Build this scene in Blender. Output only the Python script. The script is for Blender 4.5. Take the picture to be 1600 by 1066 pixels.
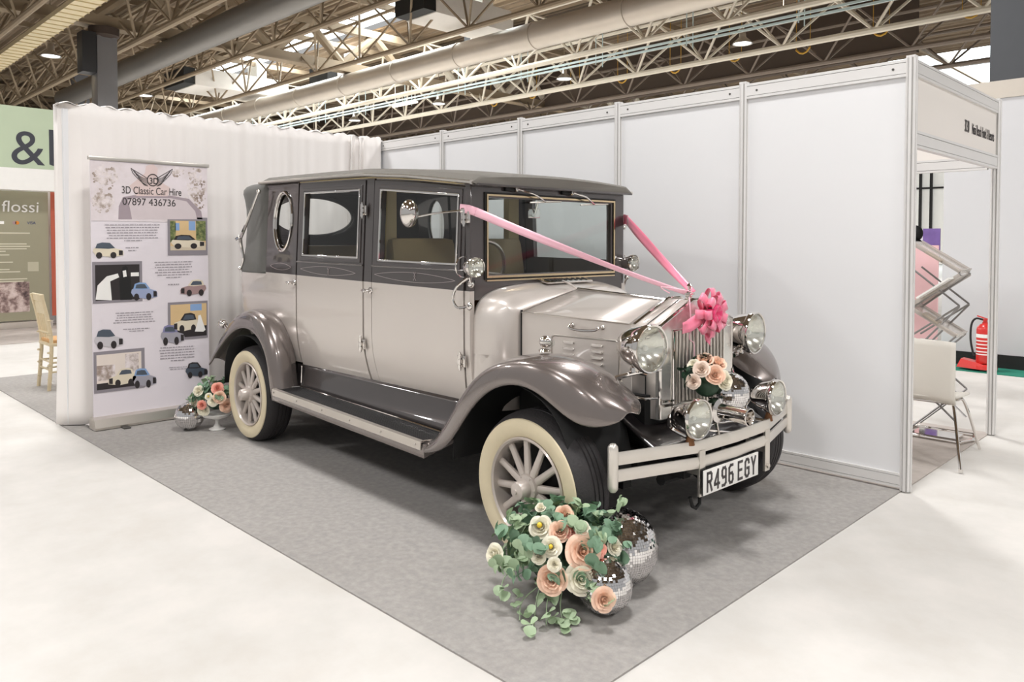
import bpy, bmesh, math, random
from mathutils import Vector, Matrix, geometry
random.seed(7)
S = bpy.context.scene
COL = S.collection
for o in list(bpy.data.objects): bpy.data.objects.remove(o)
PI = math.pi
# ------------------------------------------------------------ camera, world, exposure
cd = bpy.data.cameras.new('camera'); cam = bpy.data.objects.new('camera', cd); COL.objects.link(cam)
yaw, pit, roll = .7845, .0292, .0008
fw = Vector((-math.sin(yaw)*math.cos(pit), math.cos(yaw)*math.cos(pit), -math.sin(pit)))
rt = Vector((math.cos(yaw), math.sin(yaw), 0)); up = rt.cross(fw)
r_ = rt*math.cos(roll)+up*math.sin(roll); u_ = -rt*math.sin(roll)+up*math.cos(roll)
M = Matrix.Identity(4)
for i in range(3): M[i][0] = r_[i]; M[i][1] = u_[i]; M[i][2] = -fw[i]
M[0][3], M[1][3], M[2][3] = 1.4864, -4.6916, 1.4341
cam.matrix_world = M
cd.sensor_width = 36; cd.lens = 1198.8/1600*36; cd.shift_y = -(533-413.75)/1600; cd.clip_end = 300
S.camera = cam
W = bpy.data.worlds.new('world'); S.world = W; W.use_nodes = True
wb = W.node_tree.nodes['Background']; wb.inputs[0].default_value = (1.0, .995, .99, 1); wb.inputs[1].default_value = .46
S.view_settings.view_transform = 'Standard'; S.view_settings.look = 'None'
S.view_settings.exposure = -.03; S.view_settings.gamma = 1; S.view_settings.use_curve_mapping = False
# hall daylight and high bays: soft ceiling lamps (area lights hung at roof level), plus added far fill
def area(name, loc, size, power, col=(1, .99, .985)):
    l = bpy.data.lights.new(name, 'AREA'); l.shape = 'DISK'; l.size = size; l.energy = power; l.color = col
    o = bpy.data.objects.new(name, l); o.location = loc; COL.objects.link(o); return o
LAMPS = [(x, y) for x in (-15, -7.5, 0, 7.5) for y in (-9, -2.5)] + [(6, 4), (-3.2, 3.5)]
for k, (x, y) in enumerate(LAMPS): area('ceiling_and_fill_light', (x, y, 7.3), 1.3, 315)
for k, (x, y) in enumerate([(-30, 4), (-28, 14), (-12, 14), (-8, 24), (-24, 24), (-40, 8), (-42, 20), (-18, 4)]): area('ceiling_and_fill_light', (x, y, 6.2), 2., 900)  # added fill: brightens the far floor so its bounce lifts the roof
def skylight(loc, sx, sy, power):   # daylight entering through the roof glazing
    l = bpy.data.lights.new('skylight', 'AREA'); l.shape = 'RECTANGLE'; l.size = sx; l.size_y = sy; l.energy = power; l.color = (.93, .98, 1)
    o = bpy.data.objects.new('skylight', l); o.location = loc; COL.objects.link(o)
skylight((-32, 14.5, 10.45), 27, 1.8, 2300); skylight((-8.5, 43, 10.45), 8, 12, 1800)

# ------------------------------------------------------------ materials
def srgb(c):
    if isinstance(c, str): c = tuple(int(c[i:i+2], 16)/255 for i in (0, 2, 4))
    return tuple(x/12.92 if x <= .04045 else ((x+.055)/1.055)**2.4 for x in c)
MATS = {}
def mat(name, col, rough=.5, metal=0., coat=0., var=.04, scale=8., bump=0., bscale=60., emit=0., spec=.5, trans=0., sheen=0.):
    if name in MATS: return MATS[name]
    m = bpy.data.materials.new(name); m.use_nodes = True; nt = m.node_tree; N = nt.nodes; L = nt.links
    b = N['Principled BSDF']; c = srgb(col)
    tc = N.new('ShaderNodeTexCoord')
    if var > 0:
        no = N.new('ShaderNodeTexNoise'); no.inputs['Scale'].default_value = scale; no.inputs['Detail'].default_value = 4
        L.new(tc.outputs['Object'], no.inputs['Vector'])
        mx = N.new('ShaderNodeMix'); mx.data_type = 'RGBA'
        mx.inputs[6].default_value = (*[x*(1-var) for x in c], 1); mx.inputs[7].default_value = (*[min(1, x*(1+var)) for x in c], 1)
        L.new(no.outputs['Fac'], mx.inputs[0]); L.new(mx.outputs[2], b.inputs['Base Color'])
    else: b.inputs['Base Color'].default_value = (*c, 1)
    b.inputs['Roughness'].default_value = rough; b.inputs['Metallic'].default_value = metal
    b.inputs['Coat Weight'].default_value = coat; b.inputs['Coat Roughness'].default_value = .04
    b.inputs['Specular IOR Level'].default_value = spec
    b.inputs['Sheen Weight'].default_value = sheen
    if trans: b.inputs['Transmission Weight'].default_value = trans
    if emit: b.inputs['Emission Color'].default_value = (*c, 1); b.inputs['Emission Strength'].default_value = emit
    if bump:
        n2 = N.new('ShaderNodeTexNoise'); n2.inputs['Scale'].default_value = bscale; n2.inputs['Detail'].default_value = 6
        L.new(tc.outputs['Object'], n2.inputs['Vector'])
        bp = N.new('ShaderNodeBump'); bp.inputs['Strength'].default_value = bump; bp.inputs['Distance'].default_value = .01
        L.new(n2.outputs['Fac'], bp.inputs['Height']); L.new(bp.outputs['Normal'], b.inputs['Normal'])
    MATS[name] = m; return m
def glass(name, tint=(.9, .93, .92), gl=.12):
    m = bpy.data.materials.new(name); m.use_nodes = True; nt = m.node_tree; N = nt.nodes; L = nt.links
    N.remove(N['Principled BSDF']); out = N['Material Output']
    t = N.new('ShaderNodeBsdfTransparent'); t.inputs[0].default_value = (*tint, 1)
    g = N.new('ShaderNodeBsdfGlossy'); g.inputs['Roughness'].default_value = .01
    lw = N.new('ShaderNodeLayerWeight'); lw.inputs['Blend'].default_value = .5
    pw = N.new('ShaderNodeMath'); pw.operation = 'POWER'; pw.inputs[1].default_value = 4.; L.new(lw.outputs['Facing'], pw.inputs[0])
    a = N.new('ShaderNodeMath'); a.operation = 'MULTIPLY_ADD'; a.inputs[1].default_value = .6; a.inputs[2].default_value = gl; L.new(pw.outputs[0], a.inputs[0])
    mx = N.new('ShaderNodeMixShader'); L.new(a.outputs[0], mx.inputs[0]); L.new(t.outputs[0], mx.inputs[1]); L.new(g.outputs[0], mx.inputs[2])
    L.new(mx.outputs[0], out.inputs[0]); return m
champ = mat('champagne_paint', 'd2cac3', .34, .36, 1., .02, 3)
dark = mat('dark_mauve_paint', '4a4443', .3, .35, 1., .03, 3)
fend = mat('fender_mauve_paint', '7b726e', .27, .6, 1., .03, 3)
chrome = mat('chrome', 'e4e0dc', .06, 1., 0, .02, 5)
satin = mat('satin_metal', 'd8d2ca', .28, .9, 0, .03, 5)
barm = mat('bumper_satin', 'dcd6ce', .3, .6, 0, .03, 5)
alu = mat('aluminium_extrusion', 'dedcda', .4, .15, 0, .03, 6)
black = mat('black_rubber', '1b191a', .6, 0, 0, .15, 30, .2, 80)
tyrem = mat('tyre_rubber', '2c292a', .62, 0, 0, .15, 12, .3, 90)
whitew = mat('whitewall_rubber', 'd6c9ab', .55, 0, 0, .09, 9, .08, 50)
spokem = mat('painted_wheel_metal', 'c4bab2', .38, .3, .5, .03, 6)
blackm = mat('underbody_black', '0d0c0c', .75, 0, 0, .2, 10)
fabric = mat('hood_fabric', '5d5c58', .75, 0, 0, .05, 20, .35, 300, sheen=.2)
rooff = mat('roof_fabric', '67635c', .7, 0, 0, .05, 20, .3, 300)
cream = mat('cream_leather', 'a8946f', .5, 0, 0, .05, 6, .1, 40)
greyl = mat('grey_leather', '8b8178', .5, 0, 0, .05, 6, .1, 40)
headlin = mat('headlining', 'c5b48d', .8, 0, 0, .04, 8)
wood = mat('walnut_dash', '6d4a2e', .3, 0, .6, .25, 14)
gl_car = glass('car_glass', (.80, .83, .82), .05)
gl_ws = glass('windscreen_glass', (.86, .91, .90), .04)
lensm = glass('lamp_lens', (.95, .97, .95), .14)
panel = mat('white_laminate', 'e3e3e4', .55, 0, 0, .012, 1.5)
fasc = mat('fascia_laminate', 'ebe5df', .5, 0, 0, .01, 2)
seam = mat('dark_seam', '4a4844', .7); groove = mat('grey_groove', 'a19f9b', .6)
whitep = mat('white_plastic', 'f0eeea', .4)
pinkr = mat('pink_satin', 'f08fa9', .35, 0, .1, .05, 12, sheen=.3)
pinkl = mat('pale_pink_satin', 'f3bccb', .3, 0, .1, .05, 12, sheen=.3)
pinkd = mat('hot_pink_satin', 'e5306f', .35, 0, .1, .08, 12, sheen=.3)
pink2 = mat('rose_pink_satin', 'f0809c', .35, 0, .1, .08, 12, sheen=.3)
leafm = mat('eucalyptus_leaf', '7b9a7f', .55, 0, 0, .35, 9); leafp = mat('pale_eucalyptus_leaf', 'a3b795', .55, 0, 0, .3, 9)
leafd = mat('dark_leaf', '27432f', .5, 0, 0, .3, 15)
peach = mat('peach_petal', 'f8d3bb', .6, 0, 0, .1, 10)
coral = mat('coral_petal', 'f0aa98', .6, 0, 0, .12, 10)
beige = mat('beige_petal', 'ead6c6', .6, 0, 0, .1, 10)
ivory = mat('ivory_petal', 'f4efdc', .6, 0, 0, .04, 10)
yellow = mat('yellow_stamen', 'e8c83e', .6)
mirt = mat('mirror_tile', 'eceaea', .04, 1., 0, .0)
grout = mat('mirror_ball_core', '8c8a88', .5, .5)
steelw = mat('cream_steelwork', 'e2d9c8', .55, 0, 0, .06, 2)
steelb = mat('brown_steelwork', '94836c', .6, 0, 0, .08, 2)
ductm = mat('duct_metal', 'cfc5b8', .35, .4, 0, .08, 2)
darkgrey = mat('charcoal_panel', '4e5054', .6)
black2 = mat('black_matt', '161616', .6)
textm = mat('print_dark', '3b3636', .6)
def voronoi_mat(name, cols, scale, rough=.6):
    m = mat(name, cols[0], rough, var=.01); nt = m.node_tree; N = nt.nodes; L = nt.links
    b = N['Principled BSDF']; tc = N.new('ShaderNodeTexCoord'); n = N.new('ShaderNodeTexNoise'); n.inputs['Scale'].default_value = scale; n.inputs['Detail'].default_value = 8
    n.inputs['Roughness'].default_value = .65
    L.new(tc.outputs['Object'], n.inputs['Vector']); r = N.new('ShaderNodeValToRGB'); L.new(n.outputs['Fac'], r.inputs[0])
    e = r.color_ramp.elements; e[0].position = .35; e[0].color = (*srgb(cols[0]), 1); e[1].position = .65; e[1].color = (*srgb(cols[-1]), 1)
    for i, c in enumerate(cols[1:-1]):
        k = e.new(.35+.3*(i+1)/(len(cols)-1)); k.color = (*srgb(c), 1)
    L.new(r.outputs[0], b.inputs['Base Color']); return m
carpetw = voronoi_mat('white_carpet', ['c6c2bc', 'cbc8c3', 'd1cdc8'], 2.2, .95)
carpetg = voronoi_mat('grey_carpet', ['969390', '9e9a96', 'a6a29e'], 30, .95)
carpetb = voronoi_mat('warm_grey_carpet', ['aca39c', 'b5aca5', 'beb5ae'], 5, .9)  # warmer, paler version of the grey carpet
drape = mat('white_voile', 'ebe6e2', .8, 0, 0, .02, 3, .1, 200, sheen=.3)

# ------------------------------------------------------------ mesh helpers
class MB:
    def __init__(s): s.b = bmesh.new(); s.mi = 0
    def _f(s, vs):
        try: f = s.b.faces.new(vs)
        except ValueError: return None
        f.material_index = s.mi; return f
    def v(s, p): return s.b.verts.new(p)
    def box(s, c, d, rot=None, bev=0):
        h = [x/2 for x in d]; R = rot or Matrix.Identity(3); c = Vector(c)
        vs = [s.v(c + R @ Vector((sx*h[0], sy*h[1], sz*h[2]))) for sx in (-1, 1) for sy in (-1, 1) for sz in (-1, 1)]
        fs = [s._f([vs[i] for i in q]) for q in ((0, 1, 3, 2), (4, 6, 7, 5), (0, 4, 5, 1), (2, 3, 7, 6), (0, 2, 6, 4), (1, 5, 7, 3))]
        if bev:
            es = list({e for f in fs if f for e in f.edges})
            bmesh.ops.bevel(s.b, geom=es, offset=bev, segments=2, affect='EDGES', profile=.6)
    def ring(s, pts): return [s.v(p) for p in pts]
    def loft(s, rings, closed=True, caps=True):
        R = [s.ring(r) for r in rings]; n = len(R[0])
        for a, b in zip(R[:-1], R[1:]):
            for i in range(n if closed else n-1): s._f([a[i], a[(i+1) % n], b[(i+1) % n], b[i]])
        if caps and closed: s._f(R[0][::-1]); s._f(R[-1])
        return R
    def grid(s, fn, nu, nv): 
        V = [[s.v(fn(i/nu, j/nv)) for j in range(nv+1)] for i in range(nu+1)]
        for i in range(nu):
            for j in range(nv): s._f([V[i][j], V[i+1][j], V[i+1][j+1], V[i][j+1]])
        return V
    def tube(s, pts, r, n=10, closed=False, flat=None):
        pts = [Vector(p) for p in pts]; N = len(pts); rings = []; prev = None
        for i, p in enumerate(pts):
            a = pts[(i-1) % N] if (closed or i > 0) else p; b = pts[(i+1) % N] if (closed or i < N-1) else p
            t = (b-a).normalized()
            if prev is None:
                x = t.orthogonal().normalized() if flat is None else (Vector(flat)-t*Vector(flat).dot(t)).normalized()
            else: x = (prev - t*prev.dot(t)).normalized()
            prev = x; y = t.cross(x); rr = r[i] if isinstance(r, (list, tuple)) else r
            rings.append([p + x*rr*math.cos(k*2*PI/n) + y*rr*math.sin(k*2*PI/n) for k in range(n)])
        if closed: rings.append(rings[0]); 
        R = s.loft(rings[:-1] if closed else rings, caps=not closed)
        if closed:
            a, b = R[-1], R[0]
            for i in range(n): s._f([a[i], a[(i+1) % n], b[(i+1) % n], b[i]])
    def lathe(s, prof, o=(0, 0, 0), axis=(0, 0, 1), n=32, caps=False):
        A = Vector(axis).normalized(); X = A.orthogonal().normalized(); Y = A.cross(X); o = Vector(o)
        R = s.loft([[o + A*h + (X*math.cos(k*2*PI/n) + Y*math.sin(k*2*PI/n))*max(r, 1e-4) for k in range(n)] for r, h in prof], caps=caps)
    def sphere(s, c, r, n=16, m=10, sc=(1, 1, 1)):
        c = Vector(c)
        s.loft([[c + Vector((sc[0]*r*math.sin(a)*math.cos(k*2*PI/n), sc[1]*r*math.sin(a)*math.sin(k*2*PI/n), sc[2]*r*math.cos(a))) for k in range(n)] for a in [max(.001, min(PI-.001, j*PI/m)) for j in range(m+1)]])
    def plate(s, outer, holes, f, th):
        """polygon with holes in (a,b), mapped by f(a,b,depth) on two sheets th apart"""
        loops = [outer]+holes
        polys = [[Vector((a, b, 0)) for a, b in l] for l in loops]
        tris = geometry.tessellate_polygon(polys); flat = [p for l in loops for p in l]
        if th is None:
            A = [s.v(f(a, b, 0)) for a, b in flat]
            for t in tris: s._f([A[i] for i in t])
            return
        A = [s.v(f(a, b, 0)) for a, b in flat]; B = [s.v(f(a, b, th)) for a, b in flat]
        for t in tris: s._f([A[i] for i in t]); s._f([B[i] for i in reversed(t)])
        k = 0
        for l in loops:
            n = len(l)
            for i in range(n): s._f([A[k+i], A[k+(i+1) % n], B[k+(i+1) % n], B[k+i]])
            k += n
    def build(s, name, mats, parent=None, loc=None, smooth=35, sub=0, solid=0, bevel=0):
        b = s.b
        bmesh.ops.remove_doubles(b, verts=b.verts, dist=1e-5)
        bmesh.ops.recalc_face_normals(b, faces=b.faces)
        if smooth:
            th = math.radians(smooth)
            for f in b.faces: f.smooth = True
            for e in b.edges:
                e.smooth = not (len(e.link_faces) == 2 and e.calc_face_angle(0) > th)
        me = bpy.data.meshes.new(name); b.to_mesh(me); b.free()
        for m in (mats if isinstance(mats, (list, tuple)) else [mats]): me.materials.append(m)
        o = bpy.data.objects.new(name, me); COL.objects.link(o)
        if parent: o.parent = parent
        if loc: o.location = loc
        if solid: md = o.modifiers.new('s', 'SOLIDIFY'); md.thickness = solid; md.offset = -1
        if bevel: md = o.modifiers.new('b', 'BEVEL'); md.width = bevel; md.segments = 2; md.limit_method = 'ANGLE'
        if sub: md = o.modifiers.new('u', 'SUBSURF'); md.levels = sub; md.render_levels = sub
        return o
def tag(o, label=None, cat=None, group=None, kind=None):
    for k, v in (('label', label), ('category', cat), ('group', group), ('kind', kind)):
        if v: o[k] = v
    return o
def empty(name, loc=(0, 0, 0), rz=0, label=None, cat=None, group=None):
    o = bpy.data.objects.new(name, None); COL.objects.link(o); o.location = loc; o.rotation_euler = (0, 0, rz); o.empty_display_size = .1
    return tag(o, label, cat, group)
def copy_tree(o, parent=None):
    c = o.copy(); COL.objects.link(c)
    if parent: c.parent = parent
    for ch in list(o.children): copy_tree(ch, c)
    return c
def text(name, body, size, m, parent, loc, xdir, ydir, th=.0008, align='LEFT', sx=1., bold=0.):
    c = bpy.data.curves.new(name, 'FONT'); c.body = body; c.size = size; c.extrude = th; c.align_x = align; c.offset = bold
    o = bpy.data.objects.new(name, c); COL.objects.link(o)
    X = Vector(xdir).normalized(); Y = Vector(ydir).normalized(); Z = X.cross(Y)
    m4 = Matrix.Identity(4)
    for i in range(3): m4[i][0] = X[i]*sx; m4[i][1] = Y[i]; m4[i][2] = Z[i]; m4[i][3] = loc[i]
    bpy.context.view_layer.update()
    dg = bpy.context.evaluated_depsgraph_get(); me = bpy.data.meshes.new_from_object(o.evaluated_get(dg))
    bpy.data.objects.remove(o); me.transform(m4); me.materials.clear(); me.materials.append(m)
    me.name = name; r = bpy.data.objects.new(name, me); COL.objects.link(r); r.parent = parent; return r
def circ(cx, cy, rx, ry, n=40, p=2.): 
    out = []
    for k in range(n):
        a = 2*PI*k/n; c, s_ = math.cos(a), math.sin(a)
        out.append((cx+rx*math.copysign(abs(c)**(2/p), c), cy+ry*math.copysign(abs(s_)**(2/p), s_)))
    return out
def lerp(a, b, t): return a+(b-a)*t
def interp(tab, x):
    if x <= tab[0][0]: return tab[0][1]
    for (a, u), (b, v) in zip(tab[:-1], tab[1:]):
        if x <= b: return u+(v-u)*(x-a)/(b-a)
    return tab[-1][1]
def cat_rom(P, k=6):
    P = [Vector(p) for p in P]; out = []
    for i in range(len(P)-1):
        a = P[max(i-1, 0)]; b = P[i]; c = P[i+1]; d = P[min(i+2, len(P)-1)]
        for j in range(k):
            t = j/k; out.append(.5*((2*b)+(c-a)*t+(2*a-5*b+4*c-d)*t*t+(3*b-a-3*c+d)*t**3))
    out.append(P[-1]); return out

# ============================================================ SETTING
PITCH = 1.0295; XC = -5*PITCH
m = MB(); m.box((-20, 10, -.05), (110, 90, .1)); tag(m.build('floor', carpetw), kind='structure')
m = MB(); m.box(((-8.0-.017)/2, -2.969/2, .003), (7.98, 2.969, .008)); tag(m.build('trim_1', carpetg), kind='structure')
m = MB(); m.box((-4.0, .95, .003), (7.97, 1.9, .008)); tag(m.build('trim_2', carpetb), kind='structure')
m = MB(); m.box((-14, 0, .003), (5.9, 16, .008)); tag(m.build('trim_3', carpetb), kind='structure')
m = MB(); m.box((3, 5.15, .004), (13, .5, .01)); tag(m.build('trim_4', mat('green_carpet', '1f7c66', .95, var=.1, scale=40)), kind='structure')
# partition walls (panels between posts)
def post(x, y, top=2.48, label=''):
    e = empty('partition_post', (x, y, 0), 0, label, 'post')
    m = MB()
    m.loft([[(.026*math.cos(k*PI/4+PI/8), .026*math.sin(k*PI/4+PI/8), z) for k in range(8)] for z in (.0, top)])
    m.build('core', groove, e, smooth=0)
    m = MB()
    for k in range(8):
        a = k*PI/4; R = Matrix.Rotation(a, 3, 'Z')
        m.box(R @ Vector((.026, 0, (top+.012)/2+.002)), (.01, .014, top-.004), R)
    m.box((0, 0, top+.004), (.05, .05, .014), bev=.003)
    m.build('extrusion', alu, e, smooth=0)
    return e
def rail(m, a, b, z0, z1, th=.018):
    """channelled rail between two plan points: face, two dark grooves"""
    a = Vector((*a, 0)); b = Vector((*b, 0)); d = b-a; L = d.length; R = Matrix.Rotation(math.atan2(d.y, d.x), 3, 'Z'); c = (a+b)/2
    m.mi = 0; h = z1-z0
    m.box(c+Vector((0, 0, z0+h*.09)), (L, th*2, h*.16), R); m.box(c+Vector((0, 0, z1-h*.09)), (L, th*2, h*.16), R)
    m.box(c+Vector((0, 0, (z0+z1)/2)), (L, th*1.9, h*.60), R)
    m.mi = 1; m.box(c+Vector((0, 0, (z0+z1)/2)), (L, th*1.4, h*.96), R)
    m.mi = 0
for i in range(5):
    names = ['nearest the open booth entrance', 'behind the flowers on the radiator', 'seen between bonnet and windscreen', 'above the windscreen of the car', 'in the corner beside the white drape']
    x1 = -i*PITCH-.026; x0 = -(i+1)*PITCH+.026
    e = empty('partition_panel', ((x0+x1)/2, 0, 0), 0, 'white exhibition partition panel '+names[i], 'wall panel')
    cx = (x0+x1)/2
    m = MB(); m.box((0, 0, 1.23), (x1-x0, .006, 2.34)); m.build('infill', panel, e, smooth=0)
    m = MB(); rail(m, (x0-cx, 0), (x1-cx, 0), 2.375, 2.475); m.build('top_rail', [alu, seam], e, smooth=0)
    m = MB(); rail(m, (x0-cx, 0), (x1-cx, 0), .022, .105); m.build('bottom_rail', [alu, seam], e, smooth=0)
    for sx in (x0-cx+.07, x1-cx-.07):
        m = MB(); m.lathe([(.0, .0), (.007, 0), (.007, .003), (0, .003)], (sx, -.0172, 2.425), (0, -1, 0), 12); m.build('screw', seam, e)
for i in range(6):
    lb = ['white partition post at the near corner of the booth', 'second partition post from the near booth corner', 'third partition post from the near booth corner, beside the car roof',
          'fourth partition post from the near booth corner', 'fifth partition post from the near booth corner', 'partition post in the far corner against the drape'][i]
    post(-i*PITCH, 0, 2.48, lb)
post(0, 1.849, 2.48, 'slim white post at the far end of the fascia board')
# fascia of neighbouring booth
f = empty('fascia_board', (0, .92, 2.2), 0, 'white booth fascia board with hotel name in dark letters', 'sign')
m = MB(); m.box((0, 0, .02), (.008, 1.79, .36)); m.build('board', fasc, f, smooth=0)
m = MB(); rail(m, (0, -.896), (0, .896), .18, .275); rail(m, (0, -.896), (0, .896), -.255+.03, -.155+.03); m.build('rail', [alu, seam], f, smooth=0)
text('lettering', '3D30', .115, textm, f, (.0055, .10, -.03), (0, 1, 0), (0, 0, 1), sx=.42)
text('lettering', 'Nissi Beach Hotel & Resorts', .105, textm, f, (.0055, .27, -.03), (0, 1, 0), (0, 0, 1), sx=.47)
f = empty('header_beam', (-1.55, 1.849, 2.2), 0, 'white header beam running back from the far fascia post', 'beam')
m = MB(); m.box((0, 0, .02), (3.0, .008, .4)); m.build('board', fasc, f, smooth=0)
m = MB(); rail(m, (-1.5, 0), (1.5, 0), .18, .275); rail(m, (-1.5, 0), (1.5, 0), -.225, -.125); m.build('rail', [alu, seam], f, smooth=0)
# far grey hall partition on the right with black skirting
m = MB(); m.box((3.66, 5.45, 1.62), (10, .1, 2.92)); tag(m.build('wall_right', mat('grey_hall_partition', 'd0d0d2', .6, var=.02, scale=1.5)), kind='structure')
m = MB(); m.box((3.66, 5.44, .08), (10, .14, .16)); tag(m.build('baseboard_right', black2), kind='structure')
m = MB(); m.box((3.66, 5.45, 3.10), (10, .13, .06)); m.box((3.66, 5.7, 3.2), (10, .6, .14)); tag(m.build('trim_5', mat('beige_bulkhead', 'c9c1b6', .7)), kind='structure')
m = MB(); m.box((.9, 8, 6.5), (4.7, .4, 5.7)); tag(m.build('hanging_screen', darkgrey), 'large charcoal box banner hung above the right partition', 'banner')
# drape wall
def drape_fn(amp=.028):
    def f(u, v):
        y = -.03-2.93*u; z = .015+v*(2.485)
        s = math.sin(u*95+math.sin(u*23)*2)*.55*(.4+.6*math.sin(u*11)**2)+math.sin(u*41+1)*.35+math.sin(u*190+2*math.sin(u*17))*.16
        fl = (1-v)**2*.05
        x = XC+.07+s*amp*(.55+.5*(1-v))+fl*.6
        if u > .955: 
            t = (u-.955)/.045; x = lerp(x, XC-.06+s*.01, t); y -= .03*math.sin(t*PI)+fl*.8*t
        if v > .985: z += .012*math.sin(u*130)+.006*math.sin(u*57)
        return (x, y, z)
    return f
e = empty('white_drape', (0, 0, 0), 0, 'white voile drape hung over the back wall behind the car', 'drape')
m = MB(); m.grid(drape_fn(), 420, 24); m.build('cloth', drape, e, solid=.004, smooth=80)
m = MB(); m.grid(lambda u, v: (XC-.07+.03*math.sin(u*60), -.03-2.95*u, .015+v*2.48), 160, 6); m.build('cloth', drape, e, smooth=80, solid=.003)
m = MB(); m.grid(lambda u, v: (lerp(XC+.07, XC-.07, v), -.03-2.95*u, 2.495+.01*math.sin(u*130)+.012*math.sin(v*PI)), 200, 4); m.build('top_fold', drape, e, smooth=80, solid=.003)
m = MB()
for sgn in (0, 1):
    m.grid(lambda u, v: (XC+.10+.012*math.sin(u*40), -.28-.10*sgn-.05*u+.02*math.sin(v*8), .02+v*2.47), 10, 12)
m.build('gathered_fold', drape, e, smooth=80, solid=.004)
m = MB(); m.box((XC, -1.49, 1.24), (.04, 2.9, 2.44)); tag(m.build('wall_left', panel), kind='structure')
m = MB()
m.grid(lambda u, v: (XC+.12+.22*u+.02*math.sin(v*9), -2.85+.75*v, .016+.025*abs(math.sin(v*11+u*3))*(1-u*.7)), 10, 26)
tag(m.build('spilled_drape_hem', drape, solid=.004, smooth=80), 'crumpled white drape hem spilling over the grey carpet', 'fabric')
# ============================================================ THE CAR (local: x forward, y to its left, origin under right rear wheel face)
TH = -.0396; YC = .861; WB = 2.8843
car = empty('vintage_limousine', (-3.732, -2.1571, 0), TH, 'champagne and mauve vintage style wedding limousine with pink ribbons', 'car')
SGN = (0, 1)   # 0 near side, 1 far side (mirrored)
def mir(p, s): return (p[0], 2*YC-p[1], p[2]) if s else p
def ys(x): return .15+.0335*max(x, -.3)
def ins(z): return .03*(z-1.25)/.6 if z > 1.25 else (.055*((.9-z)/.35)**2 if z < .9 else 0)
def zb(x): return 1.216-.0173*x
ZT = [(-.3, 1.86), (0, 1.855), (.6, 1.85), (1.276, 1.835), (1.72, 1.80), (2.24, 1.74), (2.4, 1.72)]
def zt(x): return interp(ZT, x)
def side(s, off=0.):
    return lambda x, z, d: mir((x, ys(x)+ins(z)+off+d, z), s)
def body_grid(m, s, xl, xr, z0, z1, nx=6, nz=8, off=0., th=.03):
    """curved body skin between x limits (functions of z) and z limits (functions of x)"""
    for d in (0, th):
        m.grid(lambda u, v: (lambda z: (lambda x: mir((x, ys(x)+ins(z)+off+d, z), s))(lerp(xl(z), xr(z), u)))(lerp(z0(lerp(xl(1), xr(1), u)), z1(lerp(xl(1), xr(1), u)), v)), nx, nz)
    # rim
    def P(u, v, d):
        xx = lerp(xl(1), xr(1), u); z = lerp(z0(xx), z1(xx), v); x = lerp(xl(z), xr(z), u); return mir((x, ys(x)+ins(z)+off+d, z), s)
    m.grid(lambda u, v: P(u, 0, th*v), nx, 1); m.grid(lambda u, v: P(u, 1, th*v), nx, 1)
    m.grid(lambda u, v: P(0, u, th*v), nz, 1); m.grid(lambda u, v: P(1, u, th*v), nz, 1)
def gapx(x, bend=0.): # door edges follow a slight forward curve at the bottom
    return lambda z: x + bend*max(0, (.85-z)/.3)**2
def pin(m, s, x0, x1, z, hz):
    n = 24; c = (x0+x1)/2; 
    for sg in (1, -1):
        pts = [(lerp(x0, x1, k/n), z+zb(lerp(x0, x1, k/n))-zb(c)+sg*hz*math.sin(PI*k/n)**.8) for k in range(n+1)]
        m.tube([side(s, -.0015)(a, b, 0) for a, b in pts], .0016, 4)
RW = dict(rear=(.534, 1.184, 1.352, 1.762), front=(1.422, 2.122, 1.332, 1.742))
pinm = mat('pinstripe', 'a59a99', .4, .3)
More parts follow.
